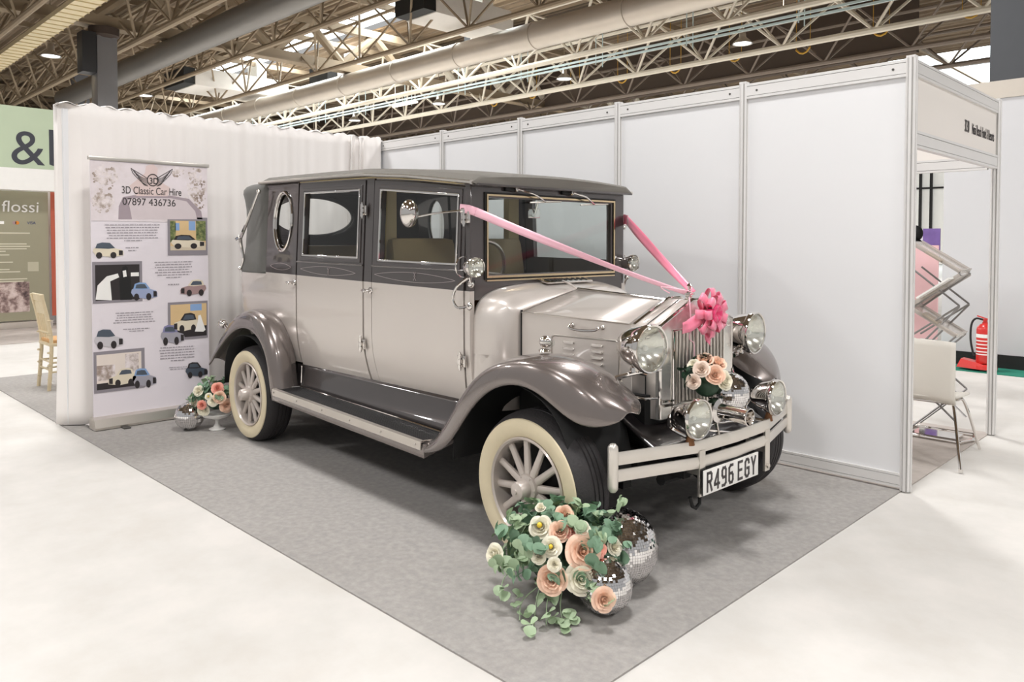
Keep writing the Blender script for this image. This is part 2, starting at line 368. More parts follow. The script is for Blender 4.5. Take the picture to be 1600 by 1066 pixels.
for s in SGN:
    # ---- quarter panel with oval window
    q = MB(); body_grid(q, s, gapx(-.01), gapx(.43), lambda x: .60, zb, 8, 8); q.build('rear_quarter_panel', champ, car)
    q = MB(); oval = circ(.235, 1.58, .118, .2, 48)
    top = [(x, zt(x)) for x in (.43, .2, -.02)]
    q.plate([(-.02, zb(-.02)), (.2, zb(.2)), (.43, zb(.43))]+top, [oval], side(s), .03)
    qq = q.build('rear_quarter_upper', dark, car)
    m = MB(); m.tube([side(s, -.004)(a, b, 0) for a, b in circ(.235, 1.58, .125, .208, 56)], .010, 8, True); m.tube([side(s, .004)(a, b, 0) for a, b in circ(.235, 1.58, .113, .195, 56)], .006, 6, True); m.build('oval_trim', chrome, qq)
    m = MB(); m.plate(circ(.235, 1.58, .119, .201, 40), [], side(s, .015), None); m.build('oval_glass', gl_car, qq)
    m = MB(); pin(m, s, .07, .37, 1.262, .024); m.build('pinstripe', pinm, qq)
    # ---- B pillar
    m = MB(); body_grid(m, s, gapx(1.258, .03), gapx(1.336, .03), lambda x: .585, zb, 1, 8, .001); m.build('door_pillar', champ, car)
    m = MB(); m.plate([(1.258, zb(1.26)), (1.336, zb(1.33)), (1.336, zt(1.33)), (1.258, zt(1.26))], [], side(s, .001), .03); m.build('door_pillar_upper', dark, car)
    m = MB()
    for x, b in ((.441, 0), (1.251, .03), (1.343, .03), (2.19, -.03)): m.grid(lambda u, v: (lambda z: side(s, .032)(gapx(x, b)(z)+(u-.5)*.05, z, 0))(lerp(.58, zt(x), v)), 1, 10)
    m.build('door_seal', blackm, car)
    # ---- doors
    for nm, xl, xr, ztop, bl, br in (('rear', .452, 1.247, None, 0, .03), ('front', 1.347, 2.186, None, .03, -.03)):
        d = empty('rear_door' if nm == 'rear' else 'front_door', (0, 0, 0)); d.parent = car
        m = MB(); body_grid(m, s, gapx(xl, bl), gapx(xr, br), lambda x: .588, zb, 8, 10, -.003); m.build('door_skin', champ, d)
        a, b, w0, w1 = RW[nm]
        dz = (lambda x: -.062*(x-a)/(b-a)) if nm == 'front' else (lambda x: -.012*(x-a)/(b-a))
        dzb = (lambda x: -.008*(x-a)/(b-a))
        hole = [(a, w0), (b, w0+dzb(b)), (b, w1+dz(b)), (a, w1)]
        zd = lambda x: zt(x)-.022
        out = [(lerp(xl, xr, k/6), zb(lerp(xl, xr, k/6))) for k in range(7)]+[(lerp(xr, xl, k/6), zd(lerp(xr, xl, k/6))) for k in range(7)]
        m = MB(); m.plate(out, [hole], side(s, -.003), .035); m.build('window_surround', dark, d)
        # stepped moulding and bright frame round the glass
        def rr(g): return [(a-g, w0-g), (b+g, w0+dzb(b)-g), (b+g, w1+dz(b)+g), (a-g, w1+g)]
        m = MB(); m.plate(rr(.036), [rr(.016)], side(s, -.008), .006); m.build('window_moulding', dark, d, bevel=.002)
        m = MB(); m.plate(rr(.012), [rr(.000)], side(s, -.010), .012); m.build('window_frame', chrome, d, bevel=.002)
        m = MB(); m.plate(rr(.002), [], side(s, .018), None); m.build('window_glass', gl_car, d)
        m = MB(); zr = lambda x: 1.300-.009*(x-.44)
        m.tube([side(s, -.003)(x, zr(x), 0) for x in (xl, (xl+xr)/2, xr)], .006, 6); m.build('waist_moulding', dark, d)
        m = MB()
        if nm == 'rear': pin(m, s, .50, 1.17, 1.247, .027)
        else: pin(m, s, 1.375, 2.12, 1.235, .027)
        c = (a+b)/2; zc = 1.242
        for k in (-1, 1): m.tube([side(s, -.0045)(c+k*.012-.0, zc-.024, 0), side(s, -.0045)(c-k*.006, zc, 0), side(s, -.0045)(c+k*.012, zc+.024, 0)], .0016, 4)
        m.build('pinstripe', pinm, d)
        # T-handle at the leading rear edge
        hx = xl+.0 if nm == 'rear' else xl-.01; hx = xl-.035 if nm == 'rear' else xl-.012; hz = 1.155 if nm == 'rear' else 1.142
        m = MB(); P = side(s, -.004)
        A = (0, -1 if not s else 1, 0)
        m.lathe([(.0, .0), (.022, 0), (.02, .006), (.009, .010), (.008, .035), (.012, .04), (.010, .048), (0, .05)], P(hx, hz, 0), A, 16)
        y = P(hx, hz, 0)[1]+(-.04 if not s else .04)
        m.tube([(hx-.045, y, hz+.004), (hx-.02, y, hz), (hx+.02, y, hz), (hx+.045, y, hz+.004)], [.004, .008, .008, .004], 8)
        m.build('door_handle', chrome, d)
    for x, z in ((1.254, 1.628), (2.197, 1.565), (1.252, .811), (2.18, .808)):
        m = MB(); yy = side(s, -.012)(x, z, 0)
        sg = -1 if not s else 1
        for dx in (-.02, .02): m.box((x+dx, yy[1], z), (.026, .012, .06), bev=.004)
        for dz in (-.028, 0, .028): m.lathe([(.0, -.011), (.011, -.010), (.011, .010), (0, .011)], (x, yy[1]+sg*.012, z+dz), (0, 0, 1), 12)
        m.lathe([(.0, -.052), (.006, -.048), (.006, .048), (0, .052)], (x, yy[1]+sg*.012, z), (0, 0, 1), 10)
        m.build('door_hinge', chrome, car)
    # ---- A pillar strip
    m = MB(); body_grid(m, s, gapx(2.196, -.03), gapx(2.235), lambda x: .60, zb, 1, 8, 0); m.build('front_pillar_base', champ, car)
    # ---- lower sill valance
    m = MB(); m.grid(lambda u, v: mir((lerp(.38, 2.2, u), lerp(.19, ys(lerp(.4, 2.2, u))+.047, v**.6), lerp(.432-.014*u, .588, v)), s), 12, 6); m.build('sill_panel', dark, car, solid=.01)
    m = MB(); m.tube([mir((.455, .188, .436), s), mir((.455, .195, .58), s)], .005, 6); m.tube([mir((.45, .186, .438), s), mir((2.12, .186, .424-.014), s)], .006, 6); m.build('sill_trim', chrome, car)
    # ---- running board
    rb = empty('running_board', (0, 0, 0)); rb.parent = car
    zr = lambda x: .432-.0205*(x-.4)
    m = MB(); m.loft([[mir((x, y, zr(x)+z), s) for y, z in ((.004, -.004), (.2, -.004), (.2, -.03), (.02, -.07), (-.002, -.075), (-.004, -.03))] for x in (.40, 1.2, 2.14)]); m.build('board', fend, rb, bevel=.004)
    m = MB(); m.box(mir(((.46+2.09)/2, .10, zr(1.27)+.001), s), (1.64, .17, .01), Matrix.Rotation(.0205, 3, 'Y')); 
    for k in range(9): m.box(mir((1.275, .04+.015*k, zr(1.275)+.006), s), (1.63, .006, .004), Matrix.Rotation(.0205, 3, 'Y'))
    m.build('rubber_mat', black, rb)
    m = MB(); m.loft([[mir((x, y, zr(x)+z), s) for y, z in ((-.010, .010), (.016, .012), (.016, .006), (-.004, .004), (-.004, -.034), (-.010, -.034))] for x in (.425, 2.118)]); m.build('edge_strip', satin, rb)
    m = MB()
    for k in range(6): x = .45+k*.325; m.lathe([(0, .004), (.005, .003), (.006, 0)], mir((x, -.0105, zr(x)-.012), s), (0, -1 if not s else 1, 0), 8)
    m.build('edge_screw', chrome, rb)
    m = MB(); m.tube([mir((.43, -.004, zr(.43)+.012), s), mir((.455, .18, zr(.45)+.008), s)], .004, 6); m.tube([mir((2.118, -.004, zr(2.1)+.012), s), mir((2.15, .18, zr(2.1)+.008), s)], .004, 6); m.build('end_trim', chrome, rb)
    # ---- fenders
    def fender(name, st, crown, inner):
        m = MB(); rows = []
        n = len(st)
        for i, (lx, lz, sx, sz, yo, yi) in enumerate(st):
            t = i/(n-1)
            a = Vector((lx, 0, lz)); b = Vector((sx, 0, sz)); nn = (b-a).normalized()
            def q(y, k): 
                p = b+nn*k; return mir((p.x, y, p.z), s)
            w = yi-yo
            lip2 = a+nn*-.0
            rows.append([mir((a.x, yo+.012, a.z), s), mir((a.x, yo-.003, a.z), s), mir(((a.x*.7+b.x*.3), yo-.005, a.z*.7+b.z*.3), s), q(yo+.010, -.018), q(yo+.035, .000), q(yo+w*.30, crown(t)), q(yo+w*.62, crown(t)*.6), q(yo+w*.85, -inner(t)*.5), q(yi, -inner(t))])
        m.loft(rows, closed=False); o = m.build(name, fend, car, sub=2, solid=.006, smooth=180)
        return o
    F = [(2.13, .345, 2.13, .408, 0, .20), (2.26, .383, 2.20, .43, -.01, .22), (2.352, .431, 2.27, .50, -.02, .25), (2.44, .53, 2.335, .575, -.02, .29), (2.522, .633, 2.41, .675, -.02, .34),
         (2.60, .705, 2.49, .765, -.02, .38), (2.69, .765, 2.59, .84, -.02, .42), (2.80, .800, 2.71, .892, -.02, .43), (2.914, .803, 2.85, .915, -.02, .43), (3.01, .772, 2.945, .915, -.015, .42),
         (3.095, .716, 3.05, .892, .0, .42), (3.155, .674, 3.135, .85, .03, .41), (3.20, .657, 3.20, .795, .07, .40), (3.245, .662, 3.248, .738, .12, .37), (3.272, .68, 3.276, .698, .19, .32)]
    fender('front_fender', F, lambda t: (.022 if t < .85 else .012) if t > .3 else .01, lambda t: (.08 if t < .8 else max(.012, .08-.07*(t-.8)/.15)) if t > .45 else .02)
    R_ = [(-.70, .462, -.725, .50, .0, .16), (-.58, .545, -.62, .60, -.005, .19), (-.448, .639, -.50, .70, -.01, .21), (-.256, .758, -.35, .83, -.01, .22), (-.108, .812, -.17, .915, -.01, .22), (.034, .82, .05, .955, -.01, .21),
          (.17, .79, .235, .905, -.01, .20), (.28, .715, .35, .78, -.01, .19), (.343, .63, .41, .66, -.01, .185), (.366, .50, .435, .50, -.008, .185), (.388, .41, .455, .405, -.003, .185), (.395, .355, .47, .355, 0, .185)]
    fender('rear_fender', R_, lambda t: .015, lambda t: .03+.02*(t < .5))
    # inner wheel housings: black put in for the shade under the fenders
    for x0, x1, z0, z1 in ((2.35, 3.15, .5, .80), (-.45, .33, .45, .76)):
        m = MB(); n = 16; cx = (x0+x1)/2; rad = (x1-x0)/2
        arc = [(cx-rad*math.cos(k*PI/n), .36+(z1-.36)*math.sin(k*PI/n)**.7) for k in range(n+1)]
        m.grid(lambda u, v: mir((arc[round(u*n)][0], lerp(.02 if x0 > 1 else .02, .42, v), arc[round(u*n)][1]), s), n, 3)
        vs = [m.v(mir((a, .42, b), s)) for a, b in arc]; m._f(vs)
        m.build('wheel_housing', blackm, car, solid=.004)
    # ---- wheels
    for wx in (0, WB):
        for_near = not s
        if s and wx == 0 and False: pass
        w = empty('wheel', mir((wx, 0, .342), s), PI if s else 0); w.parent = car
        # local: outer face toward -y, tyre extends to +y .19
        m = MB()
        prof = [(.245, .012), (.29, -.002), (.314, .004), (.326, .020), (.337, .045), (.342, .075)]
        prof += [(.342, .078), (.336, .080), (.336, .086), (.342, .088), (.342, .104), (.336, .106), (.336, .112), (.342, .114), (.342, .130), (.336, .132), (.336, .138), (.342, .14)]
        prof += [(.341, .16), (.33, .185), (.31, .2), (.26, .2), (.245, .19)]
        m.lathe(prof, (0, 0, 0), (0, 1, 0), 96); m.build('tyre', tyrem, w)
        m = MB(); m.lathe([(.228, .010), (.240, .002), (.262, -.007), (.29, -.008), (.308, -.003), (.3125, .006)], (0, 0, 0), (0, 1, 0), 96); m.build('whitewall', whitew, w)
        m = MB(); m.lathe([(.226, .014), (.229, .004), (.222, -.002), (.214, .006), (.211, .03), (.205, .06), (.205, .14), (.22, .18)], (0, 0, 0), (0, 1, 0), 80); m.build('rim', spokem, w)
        m = MB(); m.lathe([(.0, .115), (.12, .115), (.2, .12), (.2, .16), (0, .16)], (0, 0, 0), (0, 1, 0), 40); m.build('brake_drum', blackm, w)
        for k in range(12):
            a = k*PI/6+.13+(0 if wx else .2); c_, s_ = math.cos(a), math.sin(a)
            m = MB(); rr = []
            for r, wd, dp in ((.045, .020, .018), (.10, .0185, .016), (.17, .0165, .014), (.211, .0185, .014)):
                rr.append([(c_*r-s_*wd*math.cos(q*PI/5), .040+.0-dp*math.sin(q*PI/5)-.012*(1-r/.21), s_*r+c_*wd*math.cos(q*PI/5)) for q in range(10)])
            m.loft(rr); m.build('spoke', spokem, w)
        m = MB(); m.lathe([(.0, -.062), (.010, -.062), (.011, -.056), (.026, -.052), (.036, -.049), (.040, -.043), (.042, .0), (.060, .006), (.066, .02), (.066, .05)], (0, 0, 0), (0, 1, 0), 32)
        for k in range(6): a = k*PI/3; m.sphere((.054*math.cos(a), .006, .054*math.sin(a)), .006, 6, 4)
        m.build('hub', spokem, w)
# ---------------- rear body tub and folded style hood
def plan(n=40, grow=0.):
    """outline round the back from near side x=-.0 to far side"""
    pts = []
    R = .30; xb = -.62
    def sidept(x, s_): return Vector(mir((x, ys(x)-grow, 0), s_))
    a = sidept(xb+R, 0); 
    pts.append(sidept(0, 0)); pts.append(sidept(-.15, 0))
    for k in range(13):
        t = k/12*PI/2; pts.append(Vector((xb+R-(R+grow)*math.sin(t), ys(xb+R)+R-(R+grow)*math.cos(t), 0)))
    for k in range(1, 8):
        t = k/8; y = lerp(ys(xb+R)+R, 2*YC-ys(xb+R)-R, t); pts.append(Vector((xb-grow-.02*math.sin(t*PI), y, 0)))
    return pts+[Vector((p.x, 2*YC-p.y, 0)) for p in reversed(pts[:15])]
PL = plan()
def pring(z, g, dx=0.):
    c = Vector((.0, YC, 0)); out = []
    for p in PL:
        w = min(1, max(0, (-p.x)/.35)); d = Vector((p.x+.1, p.y-YC, 0)); q = Vector((p.x - g*w*1., p.y + (YC-p.y)*(-g)*w*.6, 0))
        out.append((q.x, q.y+(ins(z) if q.y < YC else -ins(z))*(1 if z > 1.2 or z < .9 else 0), z))
    return out
m = MB(); m.loft([pring(z, g) for z, g in ((.60, -.14), (.7, -.07), (.8, -.03), (.95, .0), (1.1, .012), (1.2, .01), (1.213, .0))], closed=False)
m.build('rear_body', champ, car)
hood = MB(); hood.loft([pring(z, g) for z, g in ((1.205, .005), (1.222, .012), (1.3, -.01), (1.4, -.025), (1.55, -.03), (1.68, -.02), (1.76, .0), (1.80, .016), (1.83, .015), (1.855, -.01), (1.868, -.05))], closed=False)
hd = hood.build('hood', fabric, car)
# cut the wide oval rear window out of the hood
cut = MB(); cut.loft([[(x, a, b) for a, b in circ(YC, 1.65, .375, .165, 48)] for x in (-.9, -.3)]); co = cut.build('cutter', fabric)
co.parent = car
bpy.context.view_layer.update()
md = hd.modifiers.new('s', 'SOLIDIFY'); md.thickness = .02; md.offset = -1
md = hd.modifiers.new('c', 'BOOLEAN'); md.object = co; md.operation = 'DIFFERENCE'; md.solver = 'EXACT'
bpy.context.view_layer.update()
dg = bpy.context.evaluated_depsgraph_get(); me = bpy.data.meshes.new_from_object(hd.evaluated_get(dg)); hd.modifiers.clear(); hd.data = me; me.name = 'hood'
bpy.data.objects.remove(co)
m = MB(); m.tube([(-.60, a, b) for a, b in circ(YC, 1.65, .375, .165, 48)], .014, 8, True); m.build('rear_window_seal', fabric, hd)
m = MB(); m.loft([[(p[0]-.0, p[1], p[2]) for p in pring(z, 0.005)] for z in (1.208, 1.226)], closed=False); m.build('hood_beading', fabric, hd, solid=.01)
# hood top deck joining the roof
m = MB(); m.grid(lambda u, v: (lambda a, b: (lerp(a[0], .0, v), lerp(a[1], lerp(.17, 1.55, u), v), 1.866+.022*math.sin(v*PI/2)*math.sin(u*PI)))(pring(1.868, -.05)[round(u*(len(PL)-1))], 0), len(PL)-1, 6); m.build('hood_top', fabric, car, solid=.015)
# landau irons
for s in SGN:
    m = MB()
    P = cat_rom([mir(p, s) for p in ((-.035, .115, 1.80), (-.085, .10, 1.708), (-.17, .095, 1.60), (-.26, .10, 1.52), (-.345, .115, 1.47), (-.385, .13, 1.43), (-.385, .14, 1.37), (-.375, .145, 1.30), (-.41, .14, 1.235))])
    m.tube(P, [.008+.006*math.sin(min(1, k/(len(P)-1)*1.0)*PI) for k in range(len(P))], 8)
    for p in ((-.035, .118, 1.80), (-.345, .105, 1.47), (-.41, .135, 1.235)): m.sphere(mir(p, s), .017, 12, 8)
    m.lathe([(0, -.03), (.012, -.028), (.012, .028), (0, .03)], mir((-.365, .10, 1.465), s), (1, 0, .3), 10)
    m.build('landau_iron', chrome, car)
# ---------------- roof
m = MB()
def roofring(x, dz0=0., shrink=0.):
    z = zt(x)+.014; hw = YC-(ys(x)+.02-.035)-shrink; c = .03
    pts = []
    for k in range(25):
        t = -1+2*k/24; y = YC+hw*t; pts.append((x, y, z+.030*min(1, (1-abs(t))*14)**.5+c*(1-t*t)*.9+dz0))
    pts += [(x, YC+hw*t, z-.004+dz0) for t in (1, .5, 0, -.5, -1)]
    return pts
m.loft([roofring(x, d, s2) for x, d, s2 in ((-.05, -.012, .02), (-.03, 0, 0), (.3, 0, 0), (.8, 0, 0), (1.276, 0, 0), (1.72, 0, 0), (2.0, 0, 0), (2.24, 0, 0), (2.275, -.004, .0), (2.285, -.012, .02))])
rf = m.build('roof', rooff, car)
for s in SGN:
    m = MB(); m.loft([[mir((x, ys(x)-.022-dy, zt(x)+dz), s) for dy, dz in ((0, -.004), (.012, .002), (.012, .012), (0, .018), (-.02, .016), (-.02, -.004))] for x in (-.04, .3, .8, 1.276, 1.72, 2.0, 2.27)]); m.build('gutter', satin, rf)
    m = MB(); m.loft([[mir((x, y, zt(x)+dz), s) for y, dz in ((ys(x)+.035, 0), (ys(x)+.07, 0), (ys(x)+.07, -.05), (ys(x)+.04, -.025))] for x in (-.02, .6, 1.276, 1.72, 2.2)]); m.build('cant_rail', dark, rf)
m = MB(); m.box((2.272, YC, zt(2.27)-.002), (.05, 1.26, .012), bev=.003); m.build('visor', dark, rf)
m = MB(); m.grid(lambda u, v: (lerp(-.1, 2.15, u), lerp(.2, 1.52, v), zt(lerp(-.1, 2.15, u))-.004+.01*math.sin(v*PI)), 8, 6); m.build('headlining', headlin, rf, solid=.006)
# ---------------- windscreen
def wsf(x): return lambda a, b, d: (x-d, a, b)
ws = empty('windscreen', (0, 0, 0)); ws.parent = car
m = MB(); m.plate([(.232, 1.13), (1.49, 1.13), (1.49, 1.742), (.232, 1.742)], [[(.352, 1.262), (1.37, 1.262), (1.37, 1.672), (.352, 1.672)]], wsf(2.232), .045); m.build('surround', dark, ws, bevel=.006)
m = MB(); m.plate([(.325, 1.235), (1.397, 1.235), (1.397, 1.70), (.325, 1.70)], [[(.345, 1.255), (1.377, 1.255), (1.377, 1.68), (.345, 1.68)]], wsf(2.240), .01); m.build('moulding', black2, ws)
gold = mat('pale_gold_trim', 'd9c3a0', .2, 1.)
m = MB(); m.plate([(.335, 1.244), (1.387, 1.244), (1.387, 1.69), (.335, 1.69)], [[(.345, 1.256), (1.377, 1.256), (1.377, 1.68), (.345, 1.68)]], wsf(2.246), .01)
m.plate([(.335, 1.226), (1.387, 1.226), (1.387, 1.234), (.335, 1.234)], [], wsf(2.246), .012); m.build('bright_frame', gold, ws)
m = MB(); m.plate([(.35, 1.255), (1.372, 1.255), (1.372, 1.675), (.35, 1.675)], [], wsf(2.222), None); m.build('glass', gl_ws, ws)
m = MB(); m.plate([(.26, 1.13), (1.46, 1.13), (1.46, 1.235), (.26, 1.235)], [], wsf(2.234), .03); m.build('scuttle', dark, ws)
for y0, y1 in ((.533, .755), (.978, 1.17)):
    wp = empty('wiper', (0, 0, 0)); wp.parent = car
    m = MB(); m.box((2.243, y0-.02, 1.722), (.02, .10, .022), bev=.006); m.build('motor_cover', black2, wp)
    m = MB(); m.lathe([(0, .022), (.012, .02), (.014, 0)], (2.25, y0, 1.722), (1, 0, 0), 12)
    m.tube([(2.272, y0, 1.722), (2.285, lerp(y0, y1, .5), 1.70), (2.266, y1, 1.662)], [.007, .006, .004], 8, flat=(1, 0, 0)); m.build('arm', chrome, wp)
    m = MB(); m.tube([(2.252, y1-.11, 1.655), (2.262, y1, 1.662), (2.252, y1+.14, 1.668)], [.004, .006, .004], 6); m.build('blade', satin, wp)
m = MB(); m.box((2.15, .775, 1.60), (.012, .09, .055), bev=.006); m.tube([(2.16, .775, 1.60), (2.19, .775, 1.68)], .006, 6); m.build('interior_mirror', chrome, car)
# ---------------- cowl
def cowl_ring(t):
    half = .435+.182*math.sqrt(max(0, 1-t*t)); x = 2.232+.178*t
    ze = lerp(1.095, 1.068, t); zc = lerp(1.214, 1.175, t); n = 22; pts = []
    for k in range(4): pts.append((-half-(0.0 if k else .0), lerp(.56, .85, k/3)))
    for k in range(n+1):
        a = k/n*PI/2
        p = lerp(5.5, 7, t) 
        py = -half*abs(math.cos(a))**(2/p); pz = .88+(zc-.88)*abs(math.sin(a))**(2/p)
        # crisp edged version (bonnet section)
        if k <= n//2: ey, ez = -half, lerp(.88, ze, k/(n//2))
        else: ey, ez = -half*(1-(k-n//2)/(n-n//2)), lerp(ze, zc, (k-n//2)/(n-n//2))
        w = max(0, (t-.55)/.45)**1.5
        pts.append((lerp(py, ey, w), lerp(pz-.035*abs(py/half)**2*(1-w), ez, w)))
    L = [(x, YC+a, b) for a, b in pts]; return L+[(x, 2*YC-p[1], p[2]) for p in reversed(L[:-1])]
m = MB(); m.loft([cowl_ring(t) for t in (0, .1, .22, .36, .5, .62, .73, .82, .89, .95, .985, 1)], closed=False)
cw = m.build('cowl', champ, car, solid=.01, smooth=50)
m = MB(); m.box((2.285, .905, 1.216), (.07, .38, .01), Matrix.Rotation(.25, 3, 'Y'), bev=.003); m.build('vent_grille', chrome, cw)
m = MB()
for k in range(8): m.box((2.287, .905-.155+k*.044, 1.221), (.036, .022, .006), Matrix.Rotation(.25, 3, 'Y') @ Matrix.Rotation(.35, 3, 'Z'))
m.build('vent_slot', black2, cw)
m = MB(); m.tube([(2.30, YC, 1.214), (2.36, YC, 1.198), (2.40, YC, 1.178)], .006, 6); m.build('centre_strip', champ, cw)
# ---------------- bonnet
xr0, xr1 = 2.414, 3.05
def bhalf(x): return lerp(.432, .318, (x-xr0)/(xr1-xr0))
def bedge(x): return lerp(1.068, 1.045, (x-xr0)/(xr1-xr0))
def bridge(x): return lerp(1.172, 1.142, (x-xr0)/(xr1-xr0))
bn = empty('bonnet', (0, 0, 0)); bn.parent = car
for s in SGN:
    m = MB(); m.loft([[mir((x, YC-bhalf(x)*(1-t), bedge(x)+(bridge(x)-bedge(x))*(t**.93)), s) for t in [k/10 for k in range(11)]] for x in (xr0, 2.6, 2.8, xr1)], closed=False); m.build('bonnet_top', champ, bn, solid=.012)
    m = MB(); bs = lambda x, z, d: mir((x, YC-bhalf(x)-.001+d, z), s)
    m.plate([(xr0, .56), (xr1-.0, .60), (xr1, bedge(xr1)), (xr0, bedge(xr0))], [], bs, .02); pn = m.build('bonnet_side', champ, car, bevel=.003)
    m = MB(); m.tube([bs(xr0, bedge(xr0)+.001, 0), bs(xr1, bedge(xr1)+.001, 0)], .0035, 6); m.build('edge_beading', satin, bn)
    # raised body-coloured border; satin metal stands in for its highlights
    x0, x1, z0, z1 = 2.60, 2.985, .70, .965; r = .02
    P = [(x0, z0), (x0, z1-r), (x0+r*.3, z1-r*.3), (x0+r, z1), (x1-r, z1-.002), (x1-r*.3, z1-r*.3-.002), (x1, z1-r), (x1, z0+.02)]
    m = MB(); m.tube([bs(a, b, -.002) for a, b in P], .0045, 8); m.build('raised_border', satin, pn)
    for col_, nn, zz in ((2.70, 5, .933), (2.862, 5, .931)):
        for k in range(nn):
            m = MB(); zc = zz-k*.030
            m.loft([[bs(x, zc+dz, -d*h) for dz, h in ((.007, 0), (.005, .013), (-.004, .015), (-.006, 0))] for x, d in ((col_-.032, .15), (col_-.02, .8), (col_+.025, 1), (col_+.034, .9))]); m.build('louvre', champ, pn)
            m = MB(); m.sphere(bs(col_+.034, zc, -.006), .005, 8, 6); m.build('louvre_tip', chrome, pn)
    m = MB(); y = -.036
    m.tube(cat_rom([bs(2.725, 1.022, 0), bs(2.728, 1.022, -.03), bs(2.745, 1.008, -.036), bs(2.81, 1.003, -.038), bs(2.875, 1.008, -.036), bs(2.892, 1.020, -.03), bs(2.895, 1.02, 0)]), .0065, 8)
    for x in (2.725, 2.895): m.sphere(bs(x, 1.022, -.004), .013, 10, 8, (1, .5, 1))
    m.build('bonnet_handle', chrome, pn)
    m = MB(); m.box(bs(xr0-.004, .82, .004), (.006, .012, .52)); m.build('shut_line', blackm, bn)
m = MB(); m.tube([(xr0, YC, bridge(xr0)+.004), (xr1, YC, bridge(xr1)+.004)], .006, 8); m.build('hinge_strip', chrome, bn)
# ---------------- radiator
rd = empty('radiator', (0, 0, 0)); rd.parent = car
rh = .303
pent = lambda g, zb_=.615: [(YC-rh+g, zb_+g), (YC+rh-g, zb_+g), (YC+rh-g, 1.048-g*.6), (YC+.05, 1.155-g*1.0), (YC-.05, 1.155-g*1.0), (YC-rh+g, 1.048-g*.6)]
m = MB(); m.loft([[(x, YC+(a-YC)*k, b) for a, b in pent(0)] for x, k in ((3.03, 1.05), (3.19, 1.0))], caps=False); m.build('shell_side', champ, rd, solid=.01, smooth=20)
m = MB(); m.loft([[(3.122, YC+(a-YC)*1.025, b) for a, b in pent(-.001)], [(3.128, YC+(a-YC)*1.025, b) for a, b in pent(-.001)]], caps=False); m.build('shell_seam', blackm, rd)
m = MB(); m.plate(pent(-.003), [[(YC-.212, .64), (YC+.212, .64), (YC+.212, 1.022), (YC-.212, 1.022)]], lambda a, b, d: (3.205-d, a, b), .03); m.build('chrome_surround', mat('white_satin_surround', 'ece9e4', .22, .75), rd, bevel=.006)  # satin white stands in for the white floor mirrored in the chrome
for y in (YC-rh+.002, YC+rh-.002):
    m = MB(); m.tube([(3.2, y, .62), (3.2, y, 1.046)], .008, 8); m.build('corner_bead', chrome, rd)
m = MB(); m.tube([(3.2, YC-rh, 1.05), (3.2, YC-.05, 1.158), (3.2, YC+.05, 1.158), (3.2, YC+rh, 1.05)], .009, 8); m.tube([(3.06, YC-rh*1.04, 1.05), (3.06, YC-.05, 1.16), (3.06, YC+.05, 1.16), (3.06, YC+rh*1.04, 1.05)], .007, 8); m.build('top_bead', chrome, rd)
m = MB(); m.box((3.17, YC, .83), (.01, .43, .39)); m.build('core', blackm, rd)
for k in range(15):
    y = YC-.203+k*.029
    m = MB(); m.loft([[(3.198+.008*math.cos(a), y+.0085*math.sin(a), z) for a in [q*2*PI/8 for q in range(8)]] for z in (.64, 1.02)]); m.build('grille_slat', satin, rd)
m = MB(); m.tube([(3.21, YC-.212, 1.022), (3.21, YC+.212, 1.022), (3.21, YC+.212, .64), (3.21, YC-.212, .64)], .006, 6, True); m.build('grille_frame', chrome, rd)
for z in (.68, .70): 
    m = MB(); m.tube([(3.212, YC-.29, z), (3.212, YC-.215, z-.004)], .006, 6); m.build('badge_bar', chrome, rd)
m = MB(); m.lathe([(.03, -.01), (.028, .0), (.018, .006), (.018, .02), (.026, .024), (.026, .032), (.012, .038), (.006, .046), (.010, .056), (.013, .066), (.008, .076), (0, .08)], (3.15, YC, 1.155), (0, 0, 1), 20); m.build('radiator_cap', chrome, rd)
# ---------------- lamps
def lamp(name, c, r, L, ax=(1, 0, 0), parent=car, s=0):
    e = empty(name, (0, 0, 0)); e.parent = parent; c = mir(c, s); ax = (ax[0], -ax[1] if s else ax[1], ax[2])
    m = MB(); m.lathe([(.0, -L), (r*.30, -L*.985), (r*.62, -L*.82), (r*.86, -L*.52), (r*.98, -L*.2), (r*1.0, -.02)], c, ax, 40); m.build('bowl', chrome, e)
    m = MB(); m.lathe([(r*1.0, -.025), (r*1.06, -.018), (r*1.07, -.004), (r*1.03, .006), (r*.97, .004), (r*.96, -.004)], c, ax, 40); m.build('rim', chrome, e)
    m = MB(); m.lathe([(r*.96, -.002), (r*.8, .010), (r*.5, .019), (r*.2, .023), (.0005, .024)], c, ax, 40); m.build('lens', lensm, e)
    m = MB(); m.lathe([(r*.96, -.004), (r*.8, -r*.28), (r*.5, -r*.55), (r*.2, -r*.68), (.0005, -r*.70)], c, ax, 40); m.build('reflector', mat('reflector', 'ece9e2', .18, .85), e)
    m = MB(); m.sphere(Vector(c)+Vector(ax).normalized()*(-r*.35), r*.13, 12, 8); m.build('bulb', whitep, e)
    return e
